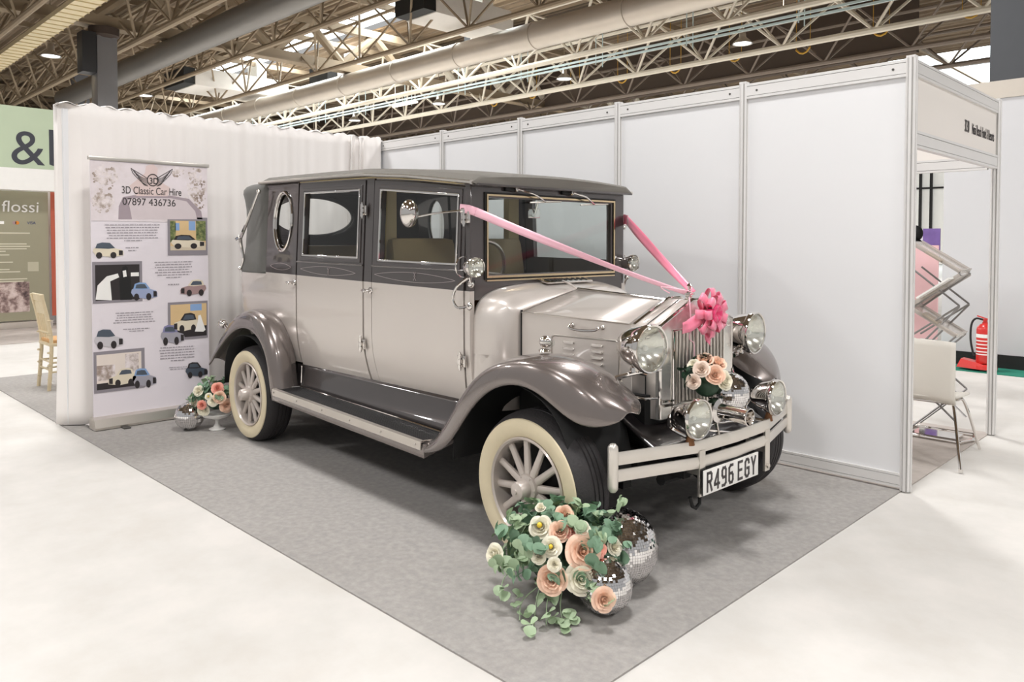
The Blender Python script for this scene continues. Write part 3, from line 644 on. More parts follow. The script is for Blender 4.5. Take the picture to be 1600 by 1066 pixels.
for s in SGN:
    h = lamp('headlamp', (3.256, .419, .963), .104, .185, (1, -.06, -.02), s=s)
    m = MB(); m.tube([mir(p, s) for p in ((3.17, .419, .90), (3.15, .44, .85), (3.16, .50, .83))], .012, 8); m.lathe([(.028, 0), (.024, .02), (.012, .03)], mir((3.16, .425, .85), s), (0, 0, 1), 16)
    m.tube([mir(p, s) for p in cat_rom([(2.99, .30, .76), (3.07, .36, .81), (3.16, .43, .845), (3.21, .55, .855)])], .011, 8)
    m.tube([mir(p, s) for p in cat_rom([(3.09, .40, .83), (3.12, .41, .76), (3.17, .46, .725), (3.20, .54, .72)])], .0055, 8)
    m.tube([mir(p, s) for p in cat_rom([(3.06, .38, .75), (3.04, .36, .70), (3.05, .37, .66)])], .009, 8)
    m.build('headlamp_bracket', chrome, car)
    l = lamp('driving_lamp', (3.438, .521, .666), .085, .14, (1, -.05, 0), s=s)
    m = MB(); m.lathe([(.022, 0), (.018, .02), (.012, .04)], mir((3.39, .521, .545), s), (0, 0, 1), 14); m.tube([mir((3.39, .521, .52), s), mir((3.39, .521, .60), s)], .01, 8); m.build('lamp_stem', mat('rusty_steel', '8a6040', .6, .5), l)
    m = MB(); m.tube([mir(p, s) for p in cat_rom([(3.30, .50, .66), (3.27, .54, .60), (3.33, .58, .56), (3.40, .56, .55)])], .01, 8); m.build('lamp_bracket', chrome, l)
    sp = lamp('spot_lamp', (2.30, .212, 1.305), .051, .10, (1, -.1, .0), s=s)
    m = MB(); m.tube([mir(p, s) for p in cat_rom([(2.26, .19, 1.25), (2.20, .165, 1.20), (2.175, .16, 1.14), (2.20, .17, 1.095), (2.235, .20, 1.10)])], .0075, 8)
    m.sphere(mir((2.235, .222, 1.10), s), .022, 12, 8, (1, .5, 1)); m.sphere(mir((2.25, .22, 1.215), s), .018, 10, 8); m.tube([mir((2.26, .205, 1.255), s), mir((2.25, .225, 1.20), s)], .008, 8)
    m.tube([mir((2.20, .212+.054*math.cos(k*PI/12), 1.305+.054*math.sin(k*PI/12)), s) for k in range(24)], .004, 6, True); m.build('spot_lamp_bracket', chrome, sp)
    sl = empty('side_lamp', (0, 0, 0)); sl.parent = car
    m = MB(); m.sphere(mir((2.845, .17, .978), s), .028, 16, 12, (1.25, 1, 1)); m.lathe([(.03, 0), (.026, .008), (.008, .014), (.008, .03)], mir((2.84, .17, .935), s), (0, 0, 1), 16); m.build('side_lamp_body', chrome, sl)
    m = MB(); m.lathe([(.027, 0), (.02, .012), (.0005, .018)], mir((2.872, .17, .978), s), (1, 0, 0), 20); m.build('side_lamp_lens', lensm, sl)
    m = MB(); m.sphere(mir((-.655, .10, .79), s), .036, 16, 12, (1.1, 1, 1)); m.lathe([(.037, 0), (.04, .008), (.037, .016)], mir((-.665, .10, .79), s), (-1, 0, 0), 20); m.tube([mir((-.64, .10, .79), s), mir((-.56, .11, .73), s)], .012, 8); m.build('rear_lamp', chrome, car)
# wing mirror
wm = empty('wing_mirror', (0, 0, 0)); wm.parent = car
m = MB(); m.tube([(2.19, .21, 1.60), (2.10, .10, 1.585), (1.99, .045, 1.565)], .005, 8); m.sphere((1.985, .05, 1.56), .02, 10, 8); m.sphere((2.19, .215, 1.60), .016, 10, 8); m.build('arm', chrome, wm)
m = MB(); hc = Vector((1.985, .02, 1.585)); A = Vector((.93, -.36, 0)).normalized(); B = A.cross(Vector((0, 0, 1)))
m.loft([[hc+A*dx+B*r*.048*math.cos(k*PI/12)+Vector((0, 0, 1))*(r*.074*math.sin(k*PI/12)) for k in range(24)] for dx, r in ((.048, .02), (.045, .35), (.035, .7), (.018, .93), (0, 1), (-.008, 1), (-.008, .9))]); m.build('mirror_head', chrome, wm)
wf = empty('wing_mirror', (0, 0, 0)); wf.parent = car
m = MB(); m.tube([(2.19, 1.51, 1.55), (2.20, 1.56, 1.545)], .008, 8); m.sphere((2.19, 1.51, 1.57), .02, 10, 8); m.sphere((2.2, 1.53, 1.53), .015, 10, 8); m.build('arm', chrome, wf)
# ---------------- front apron, chassis, bumper
m = MB(); m.grid(lambda u, v: (lerp(3.02, 3.33, v), lerp(.40, 2*YC-.40, u), lerp(.64, .50, v**.8)+.06*(abs(2*u-1)**3)*(1-v)+.012*math.sin(u*PI)), 20, 6); m.build('front_apron', mat('apron_black', '2a2627', .3, .2, .6), car, solid=.008)
m = MB(); m.box((1.2, YC, .44), (3.9, .8, .10)); m.box((1.3, .45, .36), (3.6, .06, .12)); m.box((1.3, 2*YC-.45, .36), (3.6, .06, .12)); m.box((1.2, YC, .52), (1.9, 1.1, .06))
m.tube([(0, .1, .34), (0, 1.62, .34)], .035, 10); m.tube([(WB, .1, .32), (WB, 1.62, .32)], .03, 10); m.sphere((0, YC, .33), .11, 14, 10); m.box((2.9, YC, .55), (.5, .7, .35)); m.box((2.7, YC, .33), (.5, .35, .12), bev=.03)
m.box((3.2, .56, .42), (.3, .05, .08)); m.box((3.2, 2*YC-.56, .42), (.3, .05, .08)); m.tube([(3.25, .50, .36), (3.25, 1.2, .36)], .025, 8); m.build('chassis', blackm, car)
m = MB(); m.tube([(3.37, .555, .30), (3.372, .57, .255), (3.37, .6, .24), (3.37, .63, .255), (3.37, .63, .30)], .008, 8); m.tube([(.9, .35, .28), (1.0, .36, .24), (1.1, .35, .28)], .006, 6); m.build('tow_loop', blackm, car)
bp = empty('front_bumper', (0, 0, 0)); bp.parent = car
def bpath(n=30):
    return [(lerp(.125, 2*YC-.125, k/n)) for k in range(n+1)]
def bx(y):
    a = abs(y-YC); return 3.425-.012*a/.3 if a < .30 else 3.413-.128*((a-.30)/.436)
def bzz(y): return -.004*(y-YC)
for z0, z1, nm in ((.506, .560, 'upper_bar'), (.437, .487, 'lower_bar')):
    m = MB(); rr = []
    for y in bpath(48):
        x = bx(y); b_ = .0; rr.append([(x, y, z0+b_), (x+.006, y, (z0+z1)/2+b_), (x, y, z1+b_), (x-.008, y, z1+b_), (x-.008, y, z0+b_)])
    m.loft(rr); m.build(nm, barm, bp)
for s in SGN:
    m = MB(); yy = .123; m.lathe([(.0, .395), (.012, .398), (.0215, .41), (.0225, .425), (.0225, .575), (.0215, .588), (.012, .60), (0, .603)], mir((3.285, yy, 0), s), (0, 0, 1), 20); m.build('end_post', barm, bp)
    m = MB(); m.box(mir((3.412, .578, .41), s), (.014, .045, .20), bev=.002); m.box(mir((3.412, .578, .50), s), (.012, .043, .03)); m.box(mir((3.36, .578, .43), s), (.1, .04, .05)); m.build('bracket', satin, bp)
    m = MB(); m.lathe([(.012, 0), (.012, .01), (0, .012)], mir((3.418, .578, .335), s), (1, 0, 0), 6); m.build('bracket_bolt', satin, bp)
mat('plate_ink', '423c3c', .5); npl = empty('number_plate', (0, 0, 0)); npl.parent = car
m = MB(); m.box((3.434, .792, .375), (.006, .465, .112), bev=.004); m.build('plate', whitep, npl)
m = MB(); m.box((3.428, .792, .375), (.006, .468, .115), bev=.004); m.build('backing', black2, npl)
GL = {'R': [[(0, 0), (0, 1), (.7, 1), (.9, .9), (.9, .62), (.7, .52), (0, .52)], [(.5, .52), (.95, 0)]], '4': [[(.72, 0), (.72, 1), (.0, .30), (.0, .22), (1, .22)]], '9': [[(.1, .0), (.6, .0), (.9, .12), (.9, .85), (.7, 1), (.25, 1), (.05, .85), (.05, .6), (.25, .46), (.9, .46)]],
 '6': [[(.85, 1), (.35, 1), (.05, .86), (.05, .15), (.25, 0), (.7, 0), (.9, .14), (.9, .4), (.7, .54), (.05, .54)]], 'E': [[(.9, 1), (0, 1), (0, 0), (.9, 0)], [(0, .52), (.75, .52)]], 'G': [[(.92, .78), (.85, .92), (.65, 1), (.3, 1), (.05, .85), (.05, .15), (.3, 0), (.65, 0), (.92, .12), (.92, .48), (.5, .48)]], 'Y': [[(0, 1), (.47, .48), (.94, 1)], [(.47, .5), (.47, 0)]]}
def glyph(ch, y0, z0_, w, h, st):
    m = MB()
    for ln in GL[ch]:
        P = [Vector((y0+a*w, z0_+b*h)) for a, b in ln]
        for p, q in zip(P[:-1], P[1:]):
            d = (q-p); L = d.length; ang = math.atan2(d.y, d.x); c = (p+q)/2
            m.box((3.4375, c.x, c.y), (.0015, L+st*.9, st), Matrix.Rotation(ang, 3, 'X'))
    return m.build('registration_character', MATS['plate_ink'], npl, smooth=0)
yy = .588
for ch in 'R496 EGY':
    if ch == ' ': yy += .022; continue
    glyph(ch, yy, .335, .036, .079, .0125); yy += .0585
# horn
hn = empty('horn', (0, 0, 0)); hn.parent = car
A = Vector((1, -.02, -.03)).normalized(); o = Vector((3.40, .74, .665))
m = MB(); m.lathe([(.050, -.03), (.052, -.005), (.050, .0), (.036, .006), (.034, .08), (.036, .14), (.040, .155), (.036, .157), (.030, .14), (.028, .02)], o, A, 28); m.build('trumpet', chrome, hn)
m = MB(); m.lathe([(.0, -.06), (.04, -.055), (.056, -.03), (.056, 0), (.034, .01)], o, A, 24); m.build('diaphragm', chrome, hn)
m = MB(); m.tube([(3.36, .56, .575), (3.38, .74, .605), (3.36, .95, .575)], .006, 8); m.tube([(3.38, .74, .62), (3.41, .72, .55)], .008, 8); m.tube([(3.38, .60, .60), (3.42, .86, .545)], .005, 8); m.build('horn_bracket', chrome, hn)
# ---------------- interior
it = empty('cabin_interior', (0, 0, 0)); it.parent = car
m = MB(); m.box((1.0, YC, .62), (2.3, 1.06, .03)); m.build('cabin_floor', blackm, it)
def seat(x, y, w, h=.50, c=cream):
    m = MB(); m.box((x+.22, y, .92), (.46, w, .14), bev=.05); m.box((x+.2, y, .75), (.42, w*.96, .22), bev=.02); m.build('seat_cushion', c, it)
    m = MB(); R = Matrix.Rotation(-.18, 3, 'Y'); m.box((x-.05, y, .98+h*.36), (.13, w, h), R, bev=.05); m.build('seat_back', c, it)
seat(1.42, .56, .5, .56, cream); seat(1.42, 1.16, .5, .56, cream); seat(-.18, YC, 1.2, .5, cream); 
m = MB(); m.box((.55, YC, 1.02), (.04, .9, .35), bev=.015); m.build('jump_seat', greyl, it)
m = MB(); m.box((2.12, YC, 1.15), (.14, 1.2, .16), bev=.04); m.build('dashboard', wood, it)
m = MB(); m.tube([(1.92+.05*math.sin(k*PI/16), .56+.185*math.cos(k*PI/16), 1.275+.165*math.sin(k*PI/16)-.0) for k in range(32)], .011, 8, True)
for a in (-.2, PI+.2, -PI/2): m.tube([(1.94, .56, 1.26), (1.92+.05*math.sin(a), .56+.18*math.cos(a), 1.275+.16*math.sin(a))], .008, 6)
m.sphere((1.94, .56, 1.262), .04, 12, 8, (.5, 1, 1)); m.tube([(1.95, .56, 1.25), (2.12, .56, 1.15)], .02, 8); m.build('steering_wheel', satin, it)
m = MB(); m.box((1.30, YC, 1.10), (.04, 1.2, .5), bev=.01); m.build('partition', headlin, it)
m = MB()
for y in (.34, 2*YC-.34): m.box((1.30, y, 1.5), (.06, .10, .6), bev=.01)
m.build('partition_post', headlin, it)

# ============================================================ RIBBONS, BOW, FLOWERS, MIRROR BALLS
Mc = Matrix.Translation((-3.732, -2.1571, 0)) @ Matrix.Rotation(TH, 4, 'Z')
def cw_(p): return Mc @ Vector(p)
def ribbon(m, pts, w, up_, twist=0., th=.0012, sag=.0, n=24):
    P = [Vector(p) for p in pts]; U = Vector(up_)
    def f(s_):
        def g(u, v):
            x = u*(len(P)-1); i = min(int(x), len(P)-2); p = P[i].lerp(P[i+1], x-i); t = (P[i+1]-P[i]).normalized()
            ww = interp([(0, w[0]), (.5, w[1]), (1, w[2])], u) if isinstance(w, tuple) else w
            a = (U-t*U.dot(t)).normalized(); b = t.cross(a); an = twist*u; d = a*math.cos(an)+b*math.sin(an)
            return p + d*(v-.5)*ww + Vector((0, 0, -sag*math.sin(u*PI))) + t.cross(d)*(s_*th+.004*math.sin(u*9+v*2))
        return g
    m.grid(f(0), n, 3)
cap_ = (3.16, YC, 1.178)
m = MB(); ribbon(m, [cw_(p) for p in ((2.18, .205, 1.612), (2.228, .222, 1.606), (2.26, .245, 1.592))], .045, (0, 0, 1)); ribbon(m, [cw_(p) for p in ((2.26, .245, 1.592), (3.145, YC-.02, 1.185))], (.046, .036, .02), (0, 0, 1), .6, sag=.012)
tag(m.build('bonnet_ribbon', pinkl, solid=.001, smooth=80), 'pale pink ribbon across the windscreen from near door pillar to radiator', 'ribbon', 'ribbons running to the radiator cap')
m = MB(); ribbon(m, [cw_(p) for p in ((2.18, 1.52, 1.585), (2.23, 1.51, 1.58), (2.25, 1.50, 1.575))], .06, (0, 0, 1)); ribbon(m, [cw_(p) for p in ((2.25, 1.50, 1.575), (3.15, YC+.03, 1.19))], (.062, .05, .03), (0, 0, 1), -.9, sag=.01)
tag(m.build('bonnet_ribbon', pink2, solid=.001, smooth=80), 'deep rose ribbon from the far windscreen pillar to the radiator', 'ribbon', 'ribbons running to the radiator cap')
m = MB(); m.tube(cat_rom([cw_(p) for p in ((3.19, .80, 1.17), (3.235, .74, 1.15), (3.245, .735, 1.05), (3.235, .74, .98), (3.24, .77, .95), (3.235, .78, .84))]), .003, 5)
m.tube(cat_rom([cw_(p) for p in ((3.18, .84, 1.19), (3.20, .76, 1.205), (3.10, .70, 1.22), (3.12, .74, 1.19))]), .003, 5)
tag(m.build('curling_string', pinkl), 'thin pale curling ribbon string hanging down the grille', 'string')
bow = empty('pink_bow', tuple(cw_((3.27, .83, 1.10))), TH, 'hot pink pull bow tied to the top of the radiator', 'bow')
rng = random.Random(3)
k_ = 0
for layer, (cnt, R0, tilt, mt) in enumerate(((8, .122, .2, pink2), (7, .105, .65, pink2), (6, .075, 1.05, pinkd))):
    for k in range(cnt):
        a = 2*PI*k/cnt+layer*.5; m = MB()
        # loop petal in the plane of axis(+x) and radial direction
        rad = Vector((0, math.cos(a), math.sin(a))); tan = Vector((0, -math.sin(a), math.cos(a))); ax = Vector((1, 0, 0))
        d = (rad*math.cos(tilt)+ax*math.sin(tilt)).normalized(); nrm = d.cross(tan)
        def g(u, v):
            t = u*2*PI; r_l = R0*(.5-.5*math.cos(t)); h = .022*math.sin(t)
            wd = .034*(.35+.65*math.sin(t/2)**.7)
            return d*r_l*1.0 + nrm*h + tan*(v-.5)*wd*1.3
        m.grid(g, 16, 2); m.build('bow_loop', mt, bow, solid=.001, smooth=80)
for P_, w_ in ((((0, 0, 0), (.01, -.07, -.02), (.0, -.15, -.055), (.0, -.20, -.06)), .055), (((0, 0, 0), (.01, .0, -.08), (.0, .015, -.135), (.01, .02, -.165)), (.05, .05, .004)), (((0, 0, 0), (.0, .09, .0), (.0, .14, -.02), (0, .165, -.08)), .04)):
    m = MB(); ribbon(m, P_, w_, (0, .7, .7) if P_[-1][2] > -.1 else (0, 1, 0)); m.build('bow_tail', pink2, bow, solid=.001, smooth=80)
# ---- roses
def rose_mesh(name, seed, openness=1., layers=5):
    rg = random.Random(seed); m = MB()
    for L_ in range(layers):
        cnt = (3, 3, 4, 5, 5)[L_]; r0 = (.07, .22, .38, .54, .68)[L_]; hh = (.66, .66, .62, .54, .42)[L_]; lean = (-.25, -.05, .10, .32, .62)[L_]*openness
        for k in range(cnt):
            a0 = 2*PI*k/cnt+L_*.9+rg.uniform(-.15, .15); span = 2*PI/cnt*.86; jz = rg.uniform(-.04, .04)
            def g(u, v):
                a = a0+(u-.5)*2*span*(.45+.55*math.sin(PI*min(1, v*.8+.15))); rr = (.05+r0*(v**.45))*(1+.06*math.sin(u*PI)) + lean*.30*v*v+.05*max(0, v-.75)*L_
                z = -.32+hh*1.25*v*(1-.12*lean) - .42*abs(lean)*max(0, v-.6) - .10*(2*u-1)**2*v + jz + .03*math.sin(u*9+k)
                return Vector((rr*math.cos(a), rr*math.sin(a), z))
            m.grid(g, 6, 5)
    return m
ROSE = {}
def rose(mt, parent, loc, d, size, seed):
    key = (mt.name, seed % 3)
    if key not in ROSE:
        m = rose_mesh('rose', seed, .8+.3*(seed % 3)); o = m.build('rose', mt, solid=.03, smooth=80); ROSE[key] = o.data; o.modifiers.clear(); bpy.data.objects.remove(o)
    o = bpy.data.objects.new('rose', ROSE[key]); COL.objects.link(o); o.parent = parent; o.location = loc; o.scale = (size,)*3
    o.rotation_euler = Vector(d).to_track_quat('Z', 'Y').to_euler(); return o
def leaf_cluster(m, pos, d, r, rg, n=2):
    for k in range(n):
        dd = (Vector(d)+Vector((rg.uniform(-.9, .9), rg.uniform(-.9, .9), rg.uniform(-.6, .8)))).normalized(); q = dd.to_track_quat('Z', 'Y').to_matrix(); rr = r*rg.uniform(.7, 1.2)
        c = Vector(pos)+q @ Vector((rr*.8*math.cos(k*2.1), rr*.8*math.sin(k*2.1), 0)); sq = rg.uniform(.75, 1.0)
        rings = []
        ctr = m.v(c+q @ Vector((0, 0, -rr*.12))); vs = [m.v(c+q @ Vector((rr*math.cos(t*PI/5), rr*sq*math.sin(t*PI/5), rr*.18*math.cos(t*2*PI/5)))) for t in range(10)]
        for t in range(10): m._f([ctr, vs[t], vs[(t+1) % 10]])
def arrangement(name, C, R, flowers, label, nspr, leafr, seed, trails=(), base_z=.0, leaf=leafm):
    rg = random.Random(seed); e = empty(name, (C[0], C[1], base_z), 0, label, 'flowers'); O = Vector((C[0], C[1], base_z)); C = Vector(C)
    for i, (p, mt, sz) in enumerate(flowers):
        p = Vector(p); d = (p-C); d.z += .02; d = d.normalized(); d = (d*.7+(cam.location-p).normalized()*.6).normalized()
        if mt == 'lily':
            r = rose(ivory, e, p-O, d, sz, 2+i); m = MB(); m.sphere(p-O+d*sz*.5, sz*.22, 8, 6); m.build('stamen', yellow, e)
        else: rose(mt, e, p-O, d, sz, i)
    for k in range(nspr):
        a = rg.uniform(0, 2*PI); b = math.asin(rg.uniform(-.25, 1)); dv = Vector((math.cos(a)*math.cos(b), math.sin(a)*math.cos(b), math.sin(b)))
        tip = C+Vector((dv.x*R[0], dv.y*R[1], dv.z*R[2]))*rg.uniform(.92, 1.18)
        if tip.z < .02: tip.z = .02
        m = MB(); root = C+(tip-C)*.15; m.tube([root-O, (root+tip)/2-O+Vector((0, 0, .01)), tip-O], .002, 4)
        for t in (.45, .6, .75, .88, 1.): leaf_cluster(m, root.lerp(tip, t)-O, dv, leafr, rg, 2)
        m.build('eucalyptus_sprig' if leaf is leafm else 'leaf_sprig', leafp if leaf is leafm and k % 4 == 0 else leaf, e, smooth=60)
    for tr in trails:
        m = MB(); P = cat_rom([Vector(p)-O for p in tr], 4); m.tube(P, .0022, 4)
        for i, p in enumerate(P[2::2]): leaf_cluster(m, p+Vector((rg.uniform(-.02, .02), rg.uniform(-.02, .02), .012)), (0, -.3, 1), leafr*.9, rg, 2)
        m.build('eucalyptus_sprig', leafp if leaf is leafm and len(P) % 2 else leaf, e, smooth=60)
    m = MB(); m.sphere(C-O+Vector((0, 0, -.02)), min(R)*.62, 12, 8); m.build('floral_foam', leafd, e)
    return e
FL = [((-.426, -2.559, .161), peach, .062), ((-.352, -2.479, .164), ivory, .064), ((-.365, -2.452, .255), peach, .066), ((-.462, -2.475, .312), peach, .046), ((-.534, -2.507, .319), 'lily', .05), ((-.428, -2.438, .316), coral, .035),
      ((-.505, -2.4, .352), peach, .040), ((-.629, -2.405, .349), ivory, .024), ((-.345, -2.387, .252), coral, .035), ((-.395, -2.42, .325), ivory, .034), ((-.33, -2.30, .24), ivory, .035), ((-.235, -2.49, .125), peach, .045), ((-.484, -2.572, .236), ivory, .032), ((-.415, -2.56, .222), ivory, .028),
      ((-.70, -2.60, .19), ivory, .042), ((-.458, -2.53, .268), 'lily', .040)]
arrangement('rose_arrangement', (-.56, -2.36, .17), (.26, .26, .2), FL, 'large rose and eucalyptus arrangement on the carpet by the front wheel', 74, .026, 5,
    trails=(((-.5, -2.45, .2), (-.5, -2.55, .1), (-.46, -2.62, .03), (-.39, -2.70, .012)), ((-.5, -2.45, .15), (-.45, -2.56, .07), (-.40, -2.62, .02)), ((-.45, -2.45, .15), (-.42, -2.52, .06), (-.37, -2.56, .015), (-.34, -2.60, .012)), ((-.5, -2.3, .2), (-.42, -2.2, .32), (-.40, -2.18, .36)), ((-.6, -2.5, .18), (-.62, -2.62, .13), (-.58, -2.68, .07)), ((-.42, -2.45, .16), (-.32, -2.48, .14), (-.25, -2.485, .11)), ((-.5, -2.5, .12), (-.54, -2.6, .06), (-.50, -2.66, .015))))
FLL = [((-4.228, -2.299, .317), ivory, .045), ((-4.298, -2.307, .227), ivory, .042), ((-4.17, -2.3, .219), coral, .035), ((-4.18, -2.282, .175), ivory, .05), ((-4.099, -2.244, .25), ivory, .042), ((-4.118, -2.2, .338), coral, .045), ((-4.081, -2.203, .276), peach, .05), ((-4.079, -2.15, .206), peach, .055), ((-4.119, -2.268, .285), 'lily', .028), ((-4.1, -2.06, .22), ivory, .04)]
a_ = arrangement('rose_arrangement', (-4.24, -2.15, .25), (.18, .18, .13), FLL, 'small rose arrangement on a white pedestal dish beside the roller banner', 26, .020, 9)
m = MB(); m.lathe([(.0, .0), (.055, .0), (.06, .008), (.03, .02), (.014, .05), (.014, .075), (.05, .09), (.10, .105), (.115, .125), (.105, .125), (.0, .11)], (-4.20, -2.17, .008), (0, 0, 1), 28); tag(m.build('pedestal_dish', whitep), 'white pedestal dish under the small rose arrangement', 'dish')
Cb = cw_((3.33, .74, .80)); GF = [((3.312, .75, .888), peach, .046), ((3.355, .80, .875), peach, .042), ((3.355, .66, .86), beige, .038), ((3.40, .70, .835), peach, .05), ((3.29, .69, .87), ivory, .03), ((3.336, .623, .805), beige, .034), ((3.40, .775, .80), ivory, .050)]
arrangement('grille_bouquet', tuple(Cb), (.10, .12, .10), [(tuple(cw_(p)), c, s2) for p, c, s2 in GF], 'peach and ivory rose bouquet fixed low on the radiator grille', 14, .020, 12, base_z=.70, leaf=leafd)
# ---- mirror balls
def mirror_ball(name, c, r, label, rows=26, seed=1, cap=True):
    rg = random.Random(seed); e = empty(name, (c[0], c[1], c[2]-r), 0, label, 'mirror ball', 'mirror balls')
    m = MB(); m.sphere((0, 0, r), r*.985, 40, 28); m.build('core', grout, e)
    m = MB(); dz = PI/rows
    for i in range(rows):
        th = (i+.5)*dz; cnt = max(3, int(2*PI*math.sin(th)/dz))
        for k in range(cnt):
            ph = 2*PI*k/cnt; w = .5*dz*.93
            nrm = Vector((math.sin(th)*math.cos(ph), math.sin(th)*math.sin(ph), math.cos(th))); a = Vector((math.cos(th)*math.cos(ph), math.cos(th)*math.sin(ph), -math.sin(th))); b = nrm.cross(a)
            j = Vector((rg.gauss(0, .05), rg.gauss(0, .05), 0)); cc = nrm*r
            m._f([m.v(Vector((0, 0, r))+cc+(a*sa+b*sb)*r*w+nrm*r*w*(sa*j.x+sb*j.y)) for sa, sb in ((-1, -1), (1, -1), (1, 1), (-1, 1))])
    o = m.build('mirror_tiles', mirt, e, smooth=0); return e
mirror_ball('mirror_ball', (-.43, -2.13, .165), .157, 'large mirror ball on the carpet right of the rose arrangement', 44, 1)
mirror_ball('mirror_ball', (-.322, -2.372, .115), .107, 'smaller mirror ball tucked in front of the large one', 34, 2)
mirror_ball('mirror_ball', (-4.34, -2.32, .115), .107, 'small mirror ball at the foot of the roller banner', 24, 3)
cc = cw_((3.36, .88, .725)); mirror_ball('mirror_ball', tuple(cc), .098, 'mirror ball sitting above the horn between the driving lamps', 30, 4)
# ============================================================ ROLLER BANNER
BX, BY0, BY1 = -4.84, -2.842, -1.950
rb = empty('roller_banner', (BX, (BY0+BY1)/2, 0), 0, 'tall roller banner advertising classic car hire with car photos', 'banner')
pbk = mat('banner_print_ground', 'e2dbe0', .55, var=.01)
bw = BY1-BY0; z0, z1 = .105, 2.055
def bp_(u, v, d=0.):  # photograph pixel on the banner -> local point (rectified by the banner's own slant)
    fu = (u-144)/179; top = 250+8.5*fu; bot = 652-11*fu; fv = (v-top)/(bot-top)
    return Vector((.004+d, -bw/2+fu*bw, z1-fv*(z1-z0)))
m = MB(); m.box((0, 0, (z0+z1)/2), (.004, bw, z1-z0+.02)); m.build('printed_sheet', pbk, rb, smooth=0)
m = MB(); m.box((0, 0, z1+.012), (.022, bw+.03, .028), bev=.004); m.build('top_rail', satin, rb)
m = MB(); m.loft([[(x, y, z) for x, z in ((-.07, .012), (.07, .012), (.075, .03), (.05, .09), (.012, .105), (-.05, .10), (-.075, .05))] for y in (-bw/2-.01, bw/2+.01)]); m.build('base_cassette', satin, rb)
m = MB(); m.box((.06, -.25, .012), (.16, .05, .008)); m.box((.06, .25, .012), (.16, .05, .008)); m.build('foot', seam, rb)
m = MB(); m.tube([(-.03, 0, .09), (-.03, 0, 2.04)], .01, 8); m.build('support_pole', satin, rb)
def pq(name, box, mt, d=.001, parent=rb):
    u0, v0, u1, v1 = box; m = MB(); fu = lambda u: 8.5*(u-144)/179
    P = [bp_(u0, v1, d), bp_(u1, v1-(u1-u0)*.0+0, d), bp_(u1, v0, d), bp_(u0, v0, d)]
    P = [Vector((p.x, p.y, q)) for p, q in zip(P, (P[0].z, P[0].z, P[3].z, P[3].z))]
    vs = [m.v(p) for p in P]; m._f(vs); return m.build(name, mt, parent, smooth=0)
def poly(name, pts, mt, d=.002, parent=rb):
    m = MB(); tris = geometry.tessellate_polygon([[Vector((a, b, 0)) for a, b in pts]]); vs = [m.v(bp_(a, b, d)) for a, b in pts]
    for t in tris: m._f([vs[i] for i in t])
    return m.build(name, mt, parent, smooth=0)
tree = voronoi_mat('print_sepia_trees', ['8b7a70', 'a8988e', 'ddd2d0', 'e8dfe0'], 9)
hdr = pq('header_photo', (144.3, 252, 322.5, 345), voronoi_mat('print_pale_sky', ['cfc2c0', 'dcd2d4', 'e4dade'], 3), .0006)
for box, nn in (((146, 256, 184, 300), 90), ((286, 256, 321, 340), 150), ((145.5, 298, 178, 334), 90), ((262, 258, 285, 276), 30)):
    u0, v0, u1, v1 = box; rg = random.Random(nn); m = MB()
    for k in range(nn):
        a = rg.uniform(0, 2*PI); r = rg.random()**.6; cu, cv = (u0+u1)/2+(u1-u0)*.46*r*math.cos(a), (v0+v1)/2+(v1-v0)*.46*r*math.sin(a); rr = rg.uniform(1.2, 3.2)
        vs = [m.v(bp_(min(321.5, max(145, cu+rr*rg.uniform(.6, 1.1)*math.cos(t*PI/4))), min(343, max(253, cv+rr*rg.uniform(.6, 1.1)*math.sin(t*PI/4))), .0010+k*1e-6)) for t in range(8)]; m._f(vs)
    m.build('printed_tree', tree, rb, smooth=0)
poly('printed_car', [(183, 343), (184, 322), (190, 308), (205, 305), (262, 305), (292, 310), (312, 330), (314, 343)], mat('print_mauve', 'a2949a', .6), .0012)
poly('printed_car', [(203, 343), (200, 325), (197, 313), (206, 309), (262, 309), (288, 314), (302, 330), (305, 343)], mat('print_mauve_pale', 'd0c4c6', .6), .0014)
poly('printed_figure', [(223, 270), (225, 258), (236, 255), (243, 262), (241, 280), (262, 292), (258, 306), (210, 306), (200, 290)], mat('print_blush', 'd9c4c0', .6), .0013)
# winged emblem
em = empty('winged_emblem', (0, 0, 0)); em.parent = rb
for sg in (1, -1):
    m = MB()
    for k in range(6):
        t0 = k/5; P = []
        for q in range(9):
            t = q/8; uu = 234+sg*(7+t*(24-3.2*k)); vv = 279+k*2.0-(t**1.5)*(16.5-2.6*k)+math.sin(t*PI)*1.2; P.append(bp_(uu, vv, .0022))
        m.tube(P, .0022, 4)
    m.tube([bp_(234+sg*7, 290, .0022), bp_(234+sg*14, 286, .0022), bp_(234+sg*22, 278, .0022), bp_(234+sg*29, 270, .0022), bp_(234+sg*32, 262.5, .0022), bp_(234+sg*18, 271, .0022), bp_(234+sg*7, 278, .0022)], .0028, 4); m.build('wing', textm, em)
m = MB(); m.tube([bp_(235+8.2*math.cos(t*PI/14), 280.5+9.2*math.sin(t*PI/14), .0024) for t in range(28)], .0038, 6, True); m.build('emblem_ring', textm, em)
text('emblem_lettering', '3D', .068, textm, em, bp_(229.5, 286.3, .0022), (0, 1, 0), (0, 0, 1), bold=.001, sx=.85)
def btxt(body, u, v, size, sx, d=.0022, b=0.): text('lettering', body, size, textm, rb, bp_(u, v, d), (0, 1, 0), (0, 0, 1), sx=sx, bold=b)
btxt('3D Classic Car Hire', 188, 302, .082, .68); btxt('07897 436736', 189, 320, .080, .88)
